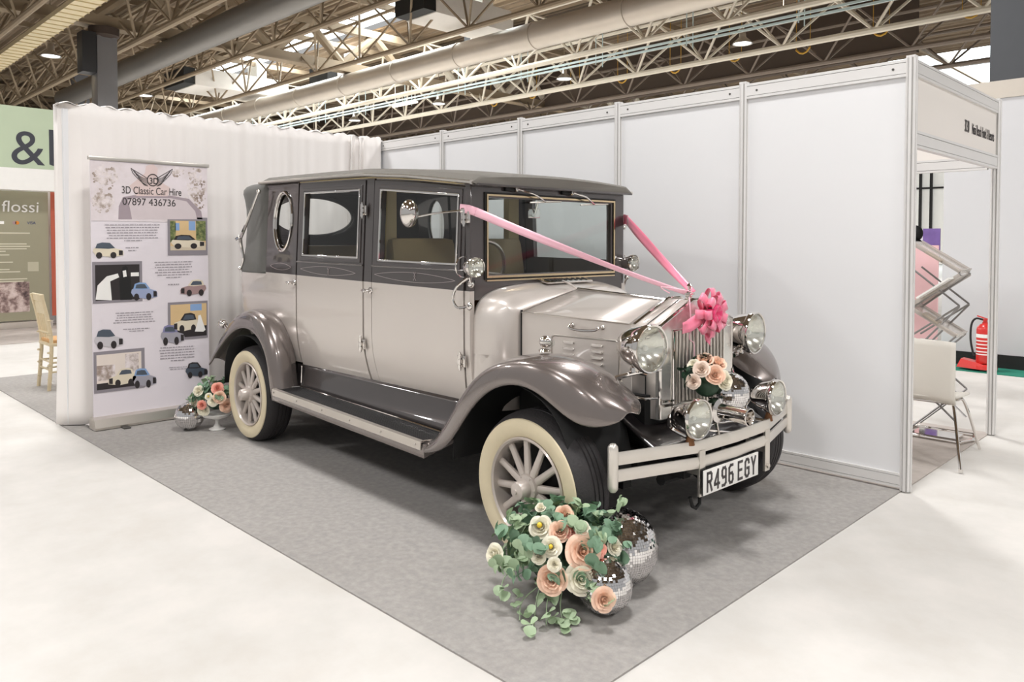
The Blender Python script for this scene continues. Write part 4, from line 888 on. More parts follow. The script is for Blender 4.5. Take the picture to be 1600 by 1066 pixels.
def para(u0, u1, v0, v1, n, seed):
    rg = random.Random(seed); m = MB(); h = (v1-v0)/n
    for i in range(n):
        sh = rg.uniform(0, .12)*(u1-u0)*(1 if i < n-1 else 3); u = u0+sh; e_ = u1-sh; v = v0+h*i
        while u < e_:
            w = rg.uniform(2., 7.); w = min(w, e_-u)
            p = [bp_(u, v+h*.33, .0016), bp_(u+w, v+h*.33, .0016), bp_(u+w, v, .0016), bp_(u, v, .0016)]; m._f([m.v(q) for q in p]); u += w+1.1
    return m.build('small_print', mat('print_grey', '9c969b', .6), rb, smooth=0)
para(162, 246, 351, 380, 7, 1); para(190, 215, 387, 396, 2, 2); para(234, 298, 411, 440, 7, 3); para(255, 276, 447, 453, 1, 4); para(172, 238, 490, 509, 5, 5); para(183, 232, 516, 523, 2, 6)
para(241, 300, 549, 575, 6, 7); para(256, 286, 582, 588, 2, 8)
grb = mat('print_grey_border', '8c868c', .6); sky = mat('print_sky_blue', '86a5cf', .6); sandw = mat('print_cream_wall', 'd7b98a', .6); green_ = voronoi_mat('print_foliage', ['3f4a2e', '6f7b4a', 'a39c6c'], 30)
pdark = mat('print_near_black', '2d2728', .6); pcream = mat('print_cream', 'ded3bd', .6); pblue = mat('print_pale_blue', '9aa5c4', .6); pred = mat('print_maroon', 'a08584', .6); psil = mat('print_silver', 'a29fa8', .6); pst = mat('print_steel', '4d5662', .6)
def carpic(u0, v0, u1, v1, body, roof_, flip=False, d=.0026):
    g = lambda a, b: (lerp(u0, u1, (1-a) if flip else a), lerp(v0, v1, b))
    e = empty('printed_car', (0, 0, 0)); e.parent = rb
    poly('car_body', [g(a, b) for a, b in ((0, .55), (.03, .38), (.12, .3), (.5, .35), (.72, .38), (.95, .48), (1, .62), (.99, .82), (.6, .92), (.1, .8))], body, d, e)
    poly('car_roof', [g(a, b) for a, b in ((.08, .36), (.14, .08), (.3, .0), (.55, .03), (.72, .36), (.5, .40), (.12, .36))], roof_, d+.0003, e)
    poly('car_glass', [g(a, b) for a, b in ((.16, .32), (.2, .12), (.38, .09), (.52, .11), (.62, .34), (.4, .34))], pst, d+.0006, e)
    for cx in (.2, .66): poly('car_wheel', [g(cx+.10*math.cos(t*PI/6), .80+.2*math.sin(t*PI/6)) for t in range(12)], pdark, d+.0006, e)
    poly('car_grille', [g(a, b) for a, b in ((.84, .5), (.97, .52), (.97, .8), (.84, .82))], pdark, d+.0006, e)
pq('photo_border', (257, 339, 322, 401), grb, .0012); p = pq('photo_print', (261, 345, 319, 393), sandw, .0018)
pq('photo_foliage', (261, 345.5, 270, 380), green_, .0022); pq('photo_foliage', (303, 345.5, 319, 378), green_, .0022); pq('photo_window', (269, 349, 276, 361), sky, .0022); pq('photo_window', (291, 346, 302, 361), sky, .0022); pq('photo_road', (261, 386, 319, 393), mat('print_road', 'cdbfa8', .6), .0022)
carpic(262, 368, 318, 391, pcream, pdark)
carpic(146, 379, 190, 404, pcream, pst)
pq('photo_border', (145, 409, 217, 474), grb, .0012); pq('photo_print', (149, 414, 213, 470), pdark, .0018)
poly('photo_white_car', [(149, 468), (152, 446), (165, 432), (181, 428), (183, 434), (170, 440), (172, 470)], whitep, .0022); poly('photo_person', [(184, 470), (183, 440), (186, 430), (188, 418), (193, 416), (196, 420), (195, 430), (200, 436), (201, 470)], black2, .0024); poly('photo_person_face', [(188, 424), (193, 423), (194, 433), (189, 434)], whitep, .0026); pq('photo_white_car', (200, 427, 212, 433), whitep, .0022)
carpic(200, 443, 240, 472, pblue, sky); carpic(276, 441, 319, 468, pred, pcream, True)
pq('photo_border', (256, 477, 321, 539), grb, .0012); pq('photo_print', (260, 481, 319, 535), sandw, .0018); pq('photo_sky', (292, 481, 311, 492), sky, .0020); pq('photo_road', (260, 518, 319, 535), pdark, .0022); carpic(264, 495, 305, 527, pcream, pdark, True)
poly('photo_bride', [(305, 500), (309, 499), (311, 506), (317, 524), (313, 527), (299, 526), (304, 510)], whitep, .0036)
carpic(244, 513, 282, 546, psil, mat('print_lilac', '8582a8', .6)); carpic(146, 515, 188, 546, mat('print_pale_grey', 'c4c0c4', .6), pst)
pq('photo_border', (145, 550, 219, 615), grb, .0012); pq('photo_print', (149, 555, 214, 610), mat('print_warm_sky', 'e2d6cc', .6), .0018); pq('photo_foliage', (149, 572, 175, 596), tree, .0020); pq('photo_foliage', (190, 556, 210, 585), tree, .0020); pq('photo_road', (149, 600, 214, 610), pdark, .0022)
carpic(165, 578, 206, 607, pcream, pcream, True); carpic(200, 580, 237, 612, psil, sky); carpic(283, 576, 320, 602, pst, pdark)
# ============================================================ NEIGHBOUR STANDS (left)
hs = empty('hall_sign', (-13, 0, 0), 0, 'pale green overhead sign with large dark lettering behind the drape', 'sign')
m = MB(); m.box((-.05, -1.6, 3.12), (.1, 4.2, 1.02)); m.build('sign_board', mat('sage_green_print', 'bccaae', .6, var=.05, scale=2), hs, smooth=0)
text('lettering', '&', .80, mat('lettering_charcoal', '3a3c44', .6), hs, (.005, -1.63, 2.70), (0, 1, 0), (0, 0, 1), sx=1.0)
text('lettering', 'b', .88, MATS['lettering_charcoal'], hs, (.005, -1.12, 2.70), (0, 1, 0), (0, 0, 1))
text('lettering', 'd', .93, MATS['lettering_charcoal'], hs, (.005, -2.29, 2.66), (0, 1, 0), (0, 0, 1), sx=1.0)
m = MB(); m.box((-13.02, -1.6, 2.45), (.14, 4.2, .36)); m.box((-12.97, -1.6, 2.30), (.1, 4.2, .05)); tag(m.build('booth_fascia', whitep), 'white fascia strip under the pale green sign', 'fascia')
nb = empty('roller_banner', (-13.3, -1.9, 0), 0, 'olive roller banner with cream script seen left of the drape', 'banner')
m = MB(); m.box((0, 0, 1.2), (.01, 1.75, 2.15)); m.build('printed_sheet', mat('olive_print', '97927b', .6, var=.06, scale=2), nb, smooth=0)
m = MB(); m.box((0, 0, .06), (.2, 1.8, .1)); m.build('base_cassette', satin, nb)
text('script_lettering', 'flossi', .27, whitep, nb, (.008, .20, 1.93), (0, 1, 0), (.25, 0, 1), sx=1.0)
text('lettering', 'VISA', .065, mat('print_navy', '2d3a6a', .6), nb, (.008, .56, 1.73), (0, 1, 0), (0, 0, 1))
for y, c in ((.38, pred), (.42, mat('print_orange', 'd9822b', .6))):
    m = MB(); m.lathe([(.03, .0), (.03, .002), (0, .002)], (.006, y, 1.75), (1, 0, 0), 16); m.build('card_symbol', c, nb)
for y in (-.0, .18): m = MB(); m.box((.007, y, 1.75), (.002, .11, .045)); m.build('card_symbol', whitep, nb, smooth=0)
m = MB(); rg = random.Random(4)
for z, ln in ((1.58, .75), (1.40, .7), (1.36, .75), (1.32, .7), (1.28, .4), (1.22, .45), (1.10, .5), (.98, .45), (.94, .6), (.82, .7), (.78, .65)): m.box((.007, -.1+ln/2-.05, z), (.002, ln, .018))
m.build('small_print', mat('print_cream_text', 'cfc9b4', .6), nb, smooth=0)
m = MB(); m.box((.007, .28, .52), (.002, .6, .50)); m.build('photo_print', voronoi_mat('print_puppy_tones', ['4a3a3a', '8d7570', 'c9b5ae', 'd9c8c4'], 5), nb, smooth=0)
m = MB(); m.box((.009, .64, 1.02), (.002, .16, .16)); m.build('printed_square', mat('print_pale_square', 'b9b39c', .6), nb, smooth=0)
m = MB(); m.box((0, .0, 1.2), (.01, .5, 2.1)); o = m.build('display_banner', mat('terracotta_print', 'b4573f', .6)); o.location = (-13.25, -.75, .03); tag(o, 'narrow terracotta banner squeezed beside the drape edge', 'banner')
m = MB(); m.box((-13.75, 1.5, 1.2), (.06, 9, 2.4)); tag(m.build('wall_back', panel), kind='structure')
m = MB(); m.box((-13.15, -4.1, 1.2), (.5, .1, 2.4)); 
tag(m.build('booth_return_wall', whitep), 'white side return of the booth with the green sign', 'wall panel')
# chiavari chair
ch = empty('banquet_chair', (-7.0, -2.62, 0), 0, 'limewashed bamboo style banquet chair beside the drape', 'chair')
lime = mat('limewash_wood', 'd3c3a2', .5, var=.12, scale=20)
for sx in (-.175, .175):
    m = MB(); P = [(sx*1.05, -.03, 0), (sx, .0, .44), (sx*.98, -.03, .70), (sx*.98, -.08, .93)]; m.tube(cat_rom(P, 8), .017, 10)
    for z in (.12, .25, .37, .55, .68): m.lathe([(.017, -.008), (.021, 0), (.017, .008)], (sx*1.01, -.02, z), (0, 0, 1), 10)
    m.build('leg', lime, ch)
    m = MB(); m.tube([(sx*.95, .38, 0), (sx*.95, .37, .44)], .016, 10); m.build('leg', lime, ch)
m = MB(); m.box((0, .19, .445), (.40, .42, .03), bev=.008); m.build('seat_frame', lime, ch)
m = MB(); m.box((0, .19, .475), (.37, .39, .04), bev=.018); m.build('seat_pad', mat('tan_seat_pad', 'c79a66', .7), ch)
m = MB(); m.box((0, -.065, .90), (.37, .02, .07), Matrix.Rotation(.12, 3, 'X'), bev=.006); m.box((0, -.045, .80), (.35, .016, .12), Matrix.Rotation(.12, 3, 'X'), bev=.004); m.build('crest_rail', lime, ch)
for x in (-.10, -.035, .035, .10):
    m = MB(); m.tube([(x, -.0, .50), (x, -.035, .76)], .009, 8); m.build('spindle', lime, ch)
m = MB()
for z in (.20, .28): m.tube([(-.175, -.01, z), (.175, -.01, z)], .009, 8); m.tube([(-.17, .375, z-.02), (.17, .375, z-.02)], .009, 8)
m.build('stretcher', lime, ch)
for sx in (-.172, .172):
    m = MB()
    for z in (.18, .27): m.tube([(sx, 0, z), (sx, .375, z)], .009, 8)
    m.build('stretcher', lime, ch)
m = MB(); m.tube([(-.175, -.018, .56), (.175, -.018, .56)], .009, 8); m.build('cross_rail', lime, ch)
# ============================================================ NEIGHBOUR BOOTH (right)
pc_ = empty('side_chair', (-.16, .86, 0), .0, 'white shell chair with chrome legs in the booth opening', 'chair')
m = MB(); m.grid(lambda u, v: (lerp(-.30, .155, u)*(1+.02*v), .10+.03*math.cos((u-.5)*PI)-.02*v+ (0.02 if v < .1 else 0), lerp(.36, .775, v)+.004*math.sin(u*PI)), 14, 10); m.build('shell_back', mat('ivory_plastic', 'e9e4da', .45), pc_, solid=.012, smooth=80)
m = MB(); m.grid(lambda u, v: (lerp(-.29, .14, u), lerp(.12, .50, v), .375+.03*(1-v)**3+.01*math.cos(u*2*PI)), 10, 10); m.build('shell_seat', MATS['ivory_plastic'], pc_, solid=.012, smooth=80)
for a in ((.12, .12, .355), (-.27, .12, .355)):
    sg = 1 if a[0] > 0 else -1
    m = MB(); m.tube(cat_rom([(0-.08, .14, .355), (a[0]-.02*sg, a[1]+.02, .355), (a[0]+.03*sg, a[1]-.03, .335), (a[0]+.16*sg, -.24, .012)], 8), .0095, 10); m.lathe([(.012, 0), (.012, .02), (.0, .02)], (a[0]+.16*sg, -.24, .008), (0, 0, 1), 10); m.build('leg', chrome, pc_)
    m = MB(); m.tube(cat_rom([(-.08, .30, .355), (a[0]-.02*sg, .31, .355), (a[0]+.03*sg, .34, .335), (a[0]+.10*sg, .44, .012)], 8), .0095, 10); m.build('leg', chrome, pc_)
rk = empty('brochure_rack', (-.27, 1.52, 0), 0, 'folding zigzag brochure rack with clear trays in the booth', 'rack')
m = MB(); w = .24
def bar(m, a, b, r=.008):
    m.tube([a, b], r, 6)
zz = [(.165, 1.212), (-.155, .975), (.16, .985), (-.16, .76), (.145, .76)]
for y in (-.12, .12):
    fr = MB()
    for a, b in (((-.165, 1.43), (.165, 1.22)), ((.165, .985), (-.16, 1.25)), ((-.16, .94), (.17, 1.21)), ((.165, .985), (-.16, .74)), ((-.16, .95), (.145, .765)), ((-.16, .60), (.165, .98)), ((.145, .765), (-.16, .45)), ((-.15, .62), (.16, .36)), ((-.16, .45), (.16, .15)), ((-.15, .06), (.16, .36))): fr.tube([(a[0], y, a[1]), (b[0], y, b[1])], .0075, 6)
    fr.build('scissor_frame', mat('rack_metal', '8f8d8c', .3, .8), rk)
m = MB(); m.tube([(-.20, -.16, .02), (.20, -.16, .02), (.24, 0, .02), (.20, .16, .02), (-.20, .16, .02)], .012, 8, True); m.box((0, 0, .02), (.3, .2, .012)); m.build('base', chrome, rk)
acr = mat('clear_tray', 'cfc6bd', .15, 0, .3, spec=.6); acr.node_tree.nodes['Principled BSDF'].inputs['Alpha'].default_value = .55
for x0, zA, x1, zB in ((-.165, 1.44, .165, 1.23), (.165, 1.205, -.16, .97), (-.16, .955, .145, .77)):
    m = MB(); d = Vector((x1-x0, 0, zB-zA)); L = d.length; R = Matrix.Rotation(-math.atan2(d.z, d.x) if d.x > 0 else -math.atan2(d.z, d.x), 3, 'Y'); c = Vector(((x0+x1)/2, 0, (zA+zB)/2))
    m.box(c, (L, .25, .006), R); m.box(c+Vector((0, -.125, .0)), (L, .006, .03), R); m.box(c+Vector((0, .125, 0)), (L, .006, .03), R); m.box(Vector((x1, 0, zB)), (.008, .25, .04), R); tr = m.build('tray', acr, rk, smooth=0)
for k, (x, z, a, c) in enumerate(((.02, 1.095, 0, whitep), (-.02, 1.075, 0, mat('brochure_purple', '7a5aa8', .5)), (.05, 1.12, 0, mat('brochure_orange', 'c98a5e', .5)), (-.0, 1.32, 0, mat('brochure_taupe', 'a79a8c', .5)), (-.02, .87, 0, MATS['brochure_taupe']), (-.09, 1.02, 0, whitep))):
    d = Matrix.Rotation(-.62 if k in (0, 1, 2, 5) else .56, 3, 'Y'); m = MB(); m.box((x-.27, 1.45-.06+.04*(k % 3), z+.014), (.12 if k else .26, .10 if k else .21, .012), d)
    tag(m.build('brochure', c, smooth=0), ['stack of white brochures on the middle tray of the rack', 'purple brochure on the middle tray of the rack', 'orange brochure high on the middle tray', 'taupe brochure on the top tray of the rack', 'taupe brochure on the lowest visible tray', 'white leaflet at the low end of the middle tray'][k], 'brochure', 'brochures in the folding rack')
# extinguisher
ex = empty('fire_extinguisher', (-.80, 5.05, 0), 0, 'red fire extinguisher on a red stand by the grey partition', 'fire extinguisher')
redm = mat('extinguisher_red', 'cf2a24', .35, 0, .4)
m = MB(); m.lathe([(.0, .09), (.075, .09), (.085, .105), (.085, .46), (.078, .495), (.05, .525), (.03, .535), (.028, .55)], (0, 0, 0), (0, 0, 1), 32); m.build('cylinder', redm, ex)
m = MB(); m.lathe([(.0855, .38), (.0858, .38), (.0858, .42), (.0855, .42)], (0, 0, 0), (0, 0, 1), 32); 
for z in (.34, .30, .26, .22, .19): m.lathe([(.0855, z), (.0858, z), (.0858, z+.012), (.0855, z+.012)], (0, 0, 0), (0, 0, 1), 32)
m.build('label_band', whitep, ex)
m = MB(); m.box((0, 0, .565), (.04, .03, .04), bev=.005); m.box((-.02, -.01, .60), (.12, .02, .012), Matrix.Rotation(.3, 3, 'Y')); m.build('valve', redm, ex)
m = MB(); m.tube(cat_rom([(-.02, 0, .575), (-.09, -.01, .585), (-.13, -.02, .52), (-.135, -.03, .36), (-.11, -.04, .22), (-.09, -.05, .17)]), .011, 8); m.build('hose', black, ex)
m = MB(); m.lathe([(.125, .03), (.12, .07), (.10, .085), (.09, .085), (.09, .03)], (0, -.0, 0), (0, 0, 1), 32); m.loft([[(x, y-.06, z) for x, y, z in ((-.26, -.02, .035), (-.02, -.06, .03), (.0, -.05, .09), (-.22, .0, .13))], [(x, y, z) for x, y, z in ((-.26, .06, .035), (-.02, .08, .03), (.0, .08, .09), (-.22, .06, .13))]]); m.build('stand', redm, ex)
# things glimpsed through the booth
m = MB(); m.box((-1.93, 7, 1.42), (.22, .02, .42)); m.box((-1.93, 7.03, .62), (.03, .03, 1.22)); m.box((-1.93, 7.03, .012), (.3, .3, .02)); o = m.build('poster_board', mat('purple_poster', '8468ad', .6, var=.3, scale=8)); tag(o, 'purple poster glimpsed above the brochure rack', 'poster')
m = MB(); m.box((-2.16, 7.4, 1.42), (.16, .02, .40)); m.box((-2.16, 7.43, .62), (.03, .03, 1.22)); m.box((-2.16, 7.43, .012), (.3, .3, .02)); tag(m.build('notice_sheet', mat('notice_white', 'e8e6ec', .6, var=.2, scale=12)), 'white notice sheet left of the purple poster', 'poster')
m = MB(); m.lathe([(0, 1.09), (.13, 1.09), (.15, 1.2), (.11, 1.42), (.06, 1.47), (0, 1.48)], (-1.98, 6.5, 0), (0, 0, 1), 16); m.sphere((-1.98, 6.5, 1.56), .09, 14, 10, (1, 1, 1.2)); tag(m.build('person_silhouette', black2), 'dark silhouette of a person behind the brochure rack', 'person')  # black shape standing for a person's head and shoulders
m = MB(); m.box((-.87, 3.0, .98), (.34, .02, .86)); m.box((-.87, 3.03, .5), (.03, .03, 1.0)); m.box((-.87, 3.03, .012), (.34, .25, .02)); tag(m.build('pink_banner', mat('blush_print', 'efc3c6', .6, var=.1, scale=4)), 'pale pink banner standing behind the brochure rack', 'banner')
m = MB(); m.box((-2.02, 6.5, .545), (.5, .4, 1.09)); tag(m.build('display_plinth', whitep), 'white plinth under the dark silhouette of a person', 'plinth')

# ============================================================ HALL: roof, trusses, ducts
roofm = mat('roof_deck', '8e7c67', .8, var=.08, scale=.6); nt = roofm.node_tree; b_ = nt.nodes['Principled BSDF']
tc = nt.nodes.new('ShaderNodeTexCoord'); wv = nt.nodes.new('ShaderNodeTexWave'); wv.bands_direction = 'Y'; wv.inputs['Scale'].default_value = .85; wv.inputs['Distortion'].default_value = 0
nt.links.new(tc.outputs['Object'], wv.inputs['Vector']); bpn = nt.nodes.new('ShaderNodeBump'); bpn.inputs['Strength'].default_value = 1; bpn.inputs['Distance'].default_value = .12
nt.links.new(wv.outputs['Fac'], bpn.inputs['Height']); nt.links.new(bpn.outputs['Normal'], b_.inputs['Normal'])
m = MB(); 
# corrugated deck, ribs along x, with daylight slots left open over the middle bays
def deck(x0, x1, y0, y1):
    n = int((y1-y0)/.5); P = []
    for k in range(n): 
        y = y0+k*.5; P += [(y, 10.5), (y+.2, 10.5), (y+.25, 10.62), (y+.45, 10.62)]
    P.append((y1, 10.5)); m.loft([[(x, y, z) for y, z in P] for x in (x0, x1)], closed=False)
deck(-62, 20, -18, 12.5); deck(-62, -44, 12.5, 14.5); deck(-18, 20, 12.5, 14.5); deck(-62, 20, 14.5, 36); deck(-62, -13, 36, 50); deck(-4, 20, 36, 50)
tag(m.build('ceiling', roofm, smooth=0), kind='structure')
sk = mat('daylight_glazing', 'f0fbff', .5, var=0, emit=3.5)
n_ = 1
for x0, x1, y0, y1 in ((-44, -18, 12.6, 14.4), (-13, -4, 36.2, 40), (-13, -4, 41, 50)):
    m = MB(); m.box(((x0+x1)/2, (y0+y1)/2, 10.7), (x1-x0, y1-y0, .04)); tag(m.build('window_%d' % n_, sk, smooth=0), kind='structure'); n_ += 1
wallm = mat('hall_wall_brown', '2f2721', .8, var=.1, scale=.5)
m = MB(); m.box((-62, 16, 5.3), (.2, 70, 10.6)); tag(m.build('wall_far_left', wallm, smooth=0), kind='structure')
m = MB(); m.box((-21, 50, 5.3), (82, .2, 10.6)); tag(m.build('wall_far', wallm, smooth=0), kind='structure')
# bright shutter window seen through the booth
m = MB(); m.box((-4.1, 14.1, 2.4), (1.6, .1, 2.9)); m_ = m.build('window_5', mat('shutter_white', 'e6e6e0', .6, emit=.35)); tag(m_, kind='structure')
m = MB()
for x in (-4.22, -4.0): m.box((x, 14.0, 2.4), (.05, .06, 2.8))
for z in (2.65, 3.3): m.box((-4.1, 14.0, z), (1.5, .05, .04))
m.box((-4.1, 14.0, 3.42), (1.6, .1, .16)); m.build('mullion', black2, m_, smooth=0)
def truss(y, x0, x1, z, h, hw, mt, bay, label, dbl=True, r=.065):
    e = empty('roof_truss', (0, y, z), 0, label, 'roof truss', 'lattice roof trusses')
    m = MB(); m.tube([(x0, 0, 0), (x1, 0, 0)], r*1.35, 8); m.build('bottom_chord', mt, e)
    for s_ in (-1, 1):
        m = MB(); m.tube([(x0, s_*hw, h), (x1, s_*hw, h)], r*.9, 6); m.build('top_chord', mt, e)
    n = int((x1-x0)/bay); wv_ = MB(); 
    for k in range(n):
        xb = x0+(k+.5)*bay
        for s_ in (-1, 1):
            for dx in (-.5, .5): wv_.tube([(xb, 0, 0), (xb+dx*bay, s_*hw, h)], r*.62, 5)
        if k % 2: wv_.tube([(xb-bay/2, -hw, h), (xb-bay/2, hw, h)], r*.45, 5)
    wv_.build('lattice_web', mt, e)
    return e
mat('dark_brown_steelwork', '83766a', .6)  # darker brown steel for the far trusses
truss(4.55, -62, 12, 8, 1.9, 1.0, steelb, 2.95, 'brown roof truss crossing the top left corner, nearest of all', r=.075)
truss(7.85, -62, 12, 8, 1.9, 1.0, steelb, 2.95, 'brown roof truss crossing above the dark column')
truss(11.2, -62, 14, 8, 1.9, 1.0, steelb, 2.95, 'brown roof truss running beside the big round duct')
truss(16.3, -62, 14, 8.05, 1.6, .9, steelw, 2.95, 'pale roof truss just beyond the big round duct', r=.08)
truss(19.95, -62, 14, 7.95, 1.5, .9, steelw, 2.95, 'pale roof truss with hanging lamps above the partition wall', r=.08)
truss(23.3, -62, 14, 8, 1.5, .9, MATS['dark_brown_steelwork'], 2.95, 'brown roof truss seen right above the partition wall top', r=.07)
m = MB(); m.box((-35, 24.9, 9.4), (54.6, .1, 2.4)); m.box((-35, 24.8, 8.25), (54.6, .35, .14)); tag(m.build('trim_24', mat('bulkhead_brown', '574a40', .8, var=.1, scale=.5), smooth=0), kind='structure')
truss(27.5, -62, 14, 8.1, 1.5, .9, MATS['dark_brown_steelwork'], 2.95, 'dark distant roof truss beyond the partition wall top', r=.07)
for y, lb in ((1.2, 'brown roof truss at the upper left edge of view'),): truss(y, -62, 5, 8, 1.9, 1., steelb, 2.95, lb)
# purlins
for k, y in enumerate((6.2, 9.6, 18.1, 21.6, 25.4)):
    m = MB(); m.box((-21, y, 10.3), (80, .12, .22)); tag(m.build('trim_%d' % (6+k), steelb if k < 2 else mat('purlin_grey_brown', '5e5246', .7), smooth=0), kind='structure')
for k in range(12):
    x = -58+k*6; m = MB(); m.box((x, 17, 10.1), (.14, 66, .2)); tag(m.build('trim_%d' % (12+k), steelb, smooth=0), kind='structure')
# main girder across
g = empty('main_girder', (-25.8, 12, 8.62), 0, 'deep steel girder crossing under the roof on diagonal struts', 'girder')
m = MB(); m.box((0, 0, 0), (.34, 50, .34)); m.box((0, 0, -.19), (.5, 50, .05)); m.build('bottom_beam', steelb, g, smooth=0)
m = MB(); m.box((0, 0, 1.55), (.34, 50, .3)); m.build('top_beam', steelb, g, smooth=0)
for k in range(16):
    y = -24+k*3.1; m = MB(); 
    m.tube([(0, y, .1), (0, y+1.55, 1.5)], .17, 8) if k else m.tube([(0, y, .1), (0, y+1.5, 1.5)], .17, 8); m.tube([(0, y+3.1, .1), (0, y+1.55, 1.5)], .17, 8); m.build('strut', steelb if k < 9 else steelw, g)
g2 = empty('main_girder', (-50, 12, 8.62), 0, 'second steel girder farther down the hall', 'girder')
m = MB(); m.box((0, 0, 0), (.34, 50, .34)); m.box((0, 0, 1.55), (.34, 50, .3))
for k in range(15): y = -22+k*3.1; m.tube([(0, y, .1), (0, y+1.55, 1.5)], .15, 6); m.tube([(0, y+3.1, .1), (0, y+1.55, 1.5)], .15, 6)
m.build('beam', steelb, g2, smooth=0)
# column
cl = empty('hall_column', (-25.8, 3.77, 0), 0, 'square charcoal hall column rising behind the drape', 'column')
m = MB(); m.box((0, 0, 4.05), (.62, .62, 8.1), bev=.04); m.build('shaft', mat('column_grey', '8d8d90', .3, .3, .3), cl)
m = MB(); m.lathe([(.33, 8.05), (.46, 8.15), (.46, 8.40)], (0, 0, 0), (0, 0, 1), 20); m.build('capital', mat('bracket_brown', '43362e', .7), cl)
m = MB(); m.box((.1, -.55, 7.5), (.55, .42, 1.3), bev=.02); m.build('speaker_box', mat('box_black', '2b2b2d', .5), cl)
m = MB(); m.box((-44, 8.2, 6.6), (.7, .7, 7.4)); tag(m.build('ventilation_box', mat('column_grey2', '6e7076', .5)), 'small grey box hanging far behind the drape right of the column', 'box')
# ducts
m = MB(); m.tube([(-46, 13.1, 7.95), (-34, 13.1, 7.95), (12, 13.1, 7.95)], .42, 28)
d1 = m.build('round_duct', ductm); tag(d1, 'long pale round air duct crossing the hall roof', 'duct')
for k in range(14):
    m = MB(); m.lathe([(.42, -.03), (.445, -.02), (.445, .02), (.42, .03)], (-44+k*3.6, 13.1, 7.95), (1, 0, 0), 28); m.build('duct_collar', ductm, d1)
m = MB(); m.tube([(-38, 5.82, 7.98), (8, 5.82, 7.98)], .40, 24); d2 = m.build('round_duct', mat('duct_grey', '77736e', .4, .3)); tag(d2, 'grey round air duct at upper left passing behind the column', 'duct')
m = MB(); m.box((-26, 2.05, 8.0), (20, .62, .14)); d3 = m.build('cable_tray', mat('cream_tray', 'd8c9a6', .5)); tag(d3, 'cream ribbed cable tray at the upper left edge', 'tray')
for k in range(40):
    m = MB(); m.box((-35.5+k*.5, 2.05, 7.92), (.05, .66, .03)); m.build('tray_rib', mat('tray_brown', 'c6b58c', .6), d3, smooth=0)
# air handling boxes
for i, (x, y, sx, sy, sz, z, lb) in enumerate(((-18.6, 12.9, 1.6, 3.4, .75, 9.2, 'white air handling box with black louvre above the duct'), (-34.5, 12.2, 2.4, 4.6, .8, 8.95, 'white air handling box far along the duct, left of centre'),
        (-21.3, 17.2, 1.5, 1.2, .6, 9.6, 'pale box unit hanging under the roof right of the girder'), (-29, 14.9, 1.6, 1.6, .7, 8.95, 'pale box unit hanging between the duct and the pale trusses'), (-52, 12, 1.5, 5.5, 1.2, 8.3, 'white box unit low at left beyond the drape'))):
    b = empty('air_handling_unit', (x, y, z), 0, lb, 'ventilation unit')
    m = MB(); m.box((0, 0, 0), (sx, sy, sz), bev=.02); m.build('casing', mat('unit_white', 'e2ddd6', .5), b)
    m = MB(); m.box((0, -sy/2-.25, 0), (sx*.95, .5, sz*.9)); 
    m.build('louvre', black2, b, smooth=0)
    m = MB(); m.box((sx*.1, sy*.25, sz/2+.4), (sx*.4, .5, .8)); m.build('riser', MATS['unit_white'], b, smooth=0)
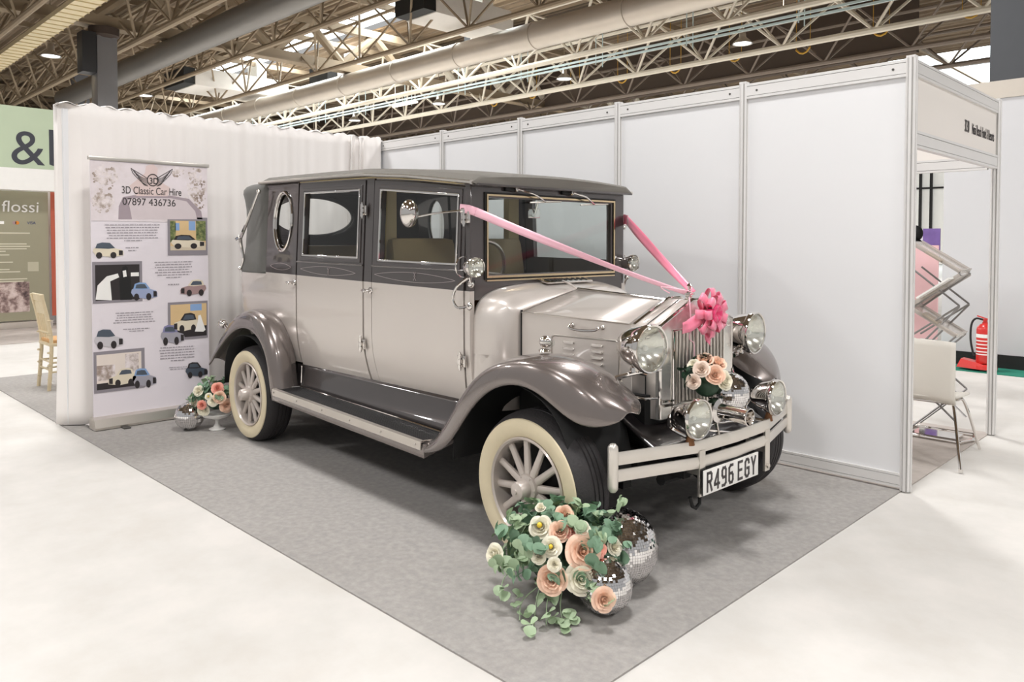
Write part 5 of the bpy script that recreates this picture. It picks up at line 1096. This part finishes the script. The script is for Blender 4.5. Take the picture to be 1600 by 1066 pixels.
# lighting rails, lamps
lampm = mat('lamp_glow', 'f4fbff', .5, var=0, emit=6)
hbp = None
for i, (x, y) in enumerate(((-19.0, 18.8), (-11.2, 18.8), (-26.9, 18.8), (-34, 18.8), (-34.7, 8.2), (-29.4, 3.14))):
    b = empty('high_bay_lamp', (x, y, 8.0), 0, ['lit high bay lamp on the lighting rail left of the windscreen top', 'lit high bay lamp on the lighting rail nearest the right', 'lit high bay lamp on the rail above the drape end', 'lit high bay lamp farthest along the lighting rail', 'lit high bay lamp right of the dark column', 'lit high bay lamp left of the dark column'][i], 'lamp', 'high bay lamps')
    m = MB(); m.lathe([(.06, .5), (.10, .42), (.12, .22), (.30, .05), (.34, .0), (.31, 0), (.1, .15)], (0, 0, 0), (0, 0, 1), 24); m.build('reflector_shade', satin, b)
    m = MB(); m.lathe([(0, .02), (.30, .02), (.30, .03), (0, .03)], (0, 0, 0), (0, 0, 1), 24); m.build('lamp_disc', lampm, b)
    m = MB(); m.tube([(0, 0, .5), (0, 0, 2.3)], .015, 6); m.build('suspension_rod', steelb, b)
for y, z, lb in ((18.35, 8.30, 'slim white lighting rail carrying the high bay lamps'), (17.95, 8.30+.02, 'slim upper lighting rail above the lamps')):
    m = MB(); m.box((-18, y, z), (56, .05, .07)); o = m.build('lighting_rail', mat('rail_white', 'cfe0e0', .4)); tag(o, lb, 'rail')
    for k in range(14):
        m = MB(); m.tube([(-44+k*3.9, y, z-.25), (-44+k*3.9, y, z+1.2)], .02, 5); m.build('hanger', MATS['rail_white'], o)
for i, (x, y, z) in enumerate(((-8.8, 18.4, 8.75), (-29, 18.4, 8.2), (-20.5, 6.0, 9.6))):
    m = MB(); m.box((x, y, z), (1.9, .14, .08), bev=.01); m.tube([(x-.8, y, z), (x-.8, y, 10.1)], .012, 5); m.tube([(x+.8, y, z), (x+.8, y, 10.1)], .012, 5); tag(m.build('strip_light', mat('strip_glow', 'fff6e6', .5, var=0, emit=1.5)), ['white strip light tube at top right under the corrugated roof', 'white strip light between the pale trusses above the drape', 'strip light in the top left roof space'][i], 'lamp', 'strip lights')
m = MB(); m.box((-6.2, 18.0, 8.75), (.7, .5, .5), bev=.02); m.tube([(-6.2, 18.0, 8.9), (-6.2, 18.0, 10.2)], .03, 6); tag(m.build('junction_box', darkgrey), 'dark grey junction box beside the strip light at top right', 'box')
# yellow loops of cable hanging from the trusses
yel = mat('yellow_chain', 'c99a35', .5)
rg = random.Random(11)
for k in range(9):
    x = -26+k*2.6; y = 21.6; z = 8.2+rg.uniform(-.2, .2); s_ = .25
    m = MB(); m.tube([(x-s_, y, z+.12), (x-s_*.5, y, z), (x, y, z-.04), (x+s_*.5, y, z), (x+s_, y, z+.14)], .035, 5); m.tube([(x-s_, y, z+.12), (x-s_, y, 10.2)], .012, 4); m.tube([(x+s_, y, z+.14), (x+s_, y, 10.2)], .012, 4)
    tag(m.build('chain_sling', yel), 'small yellow chain sling hanging between the far roof trusses', 'chain', 'yellow chain slings')
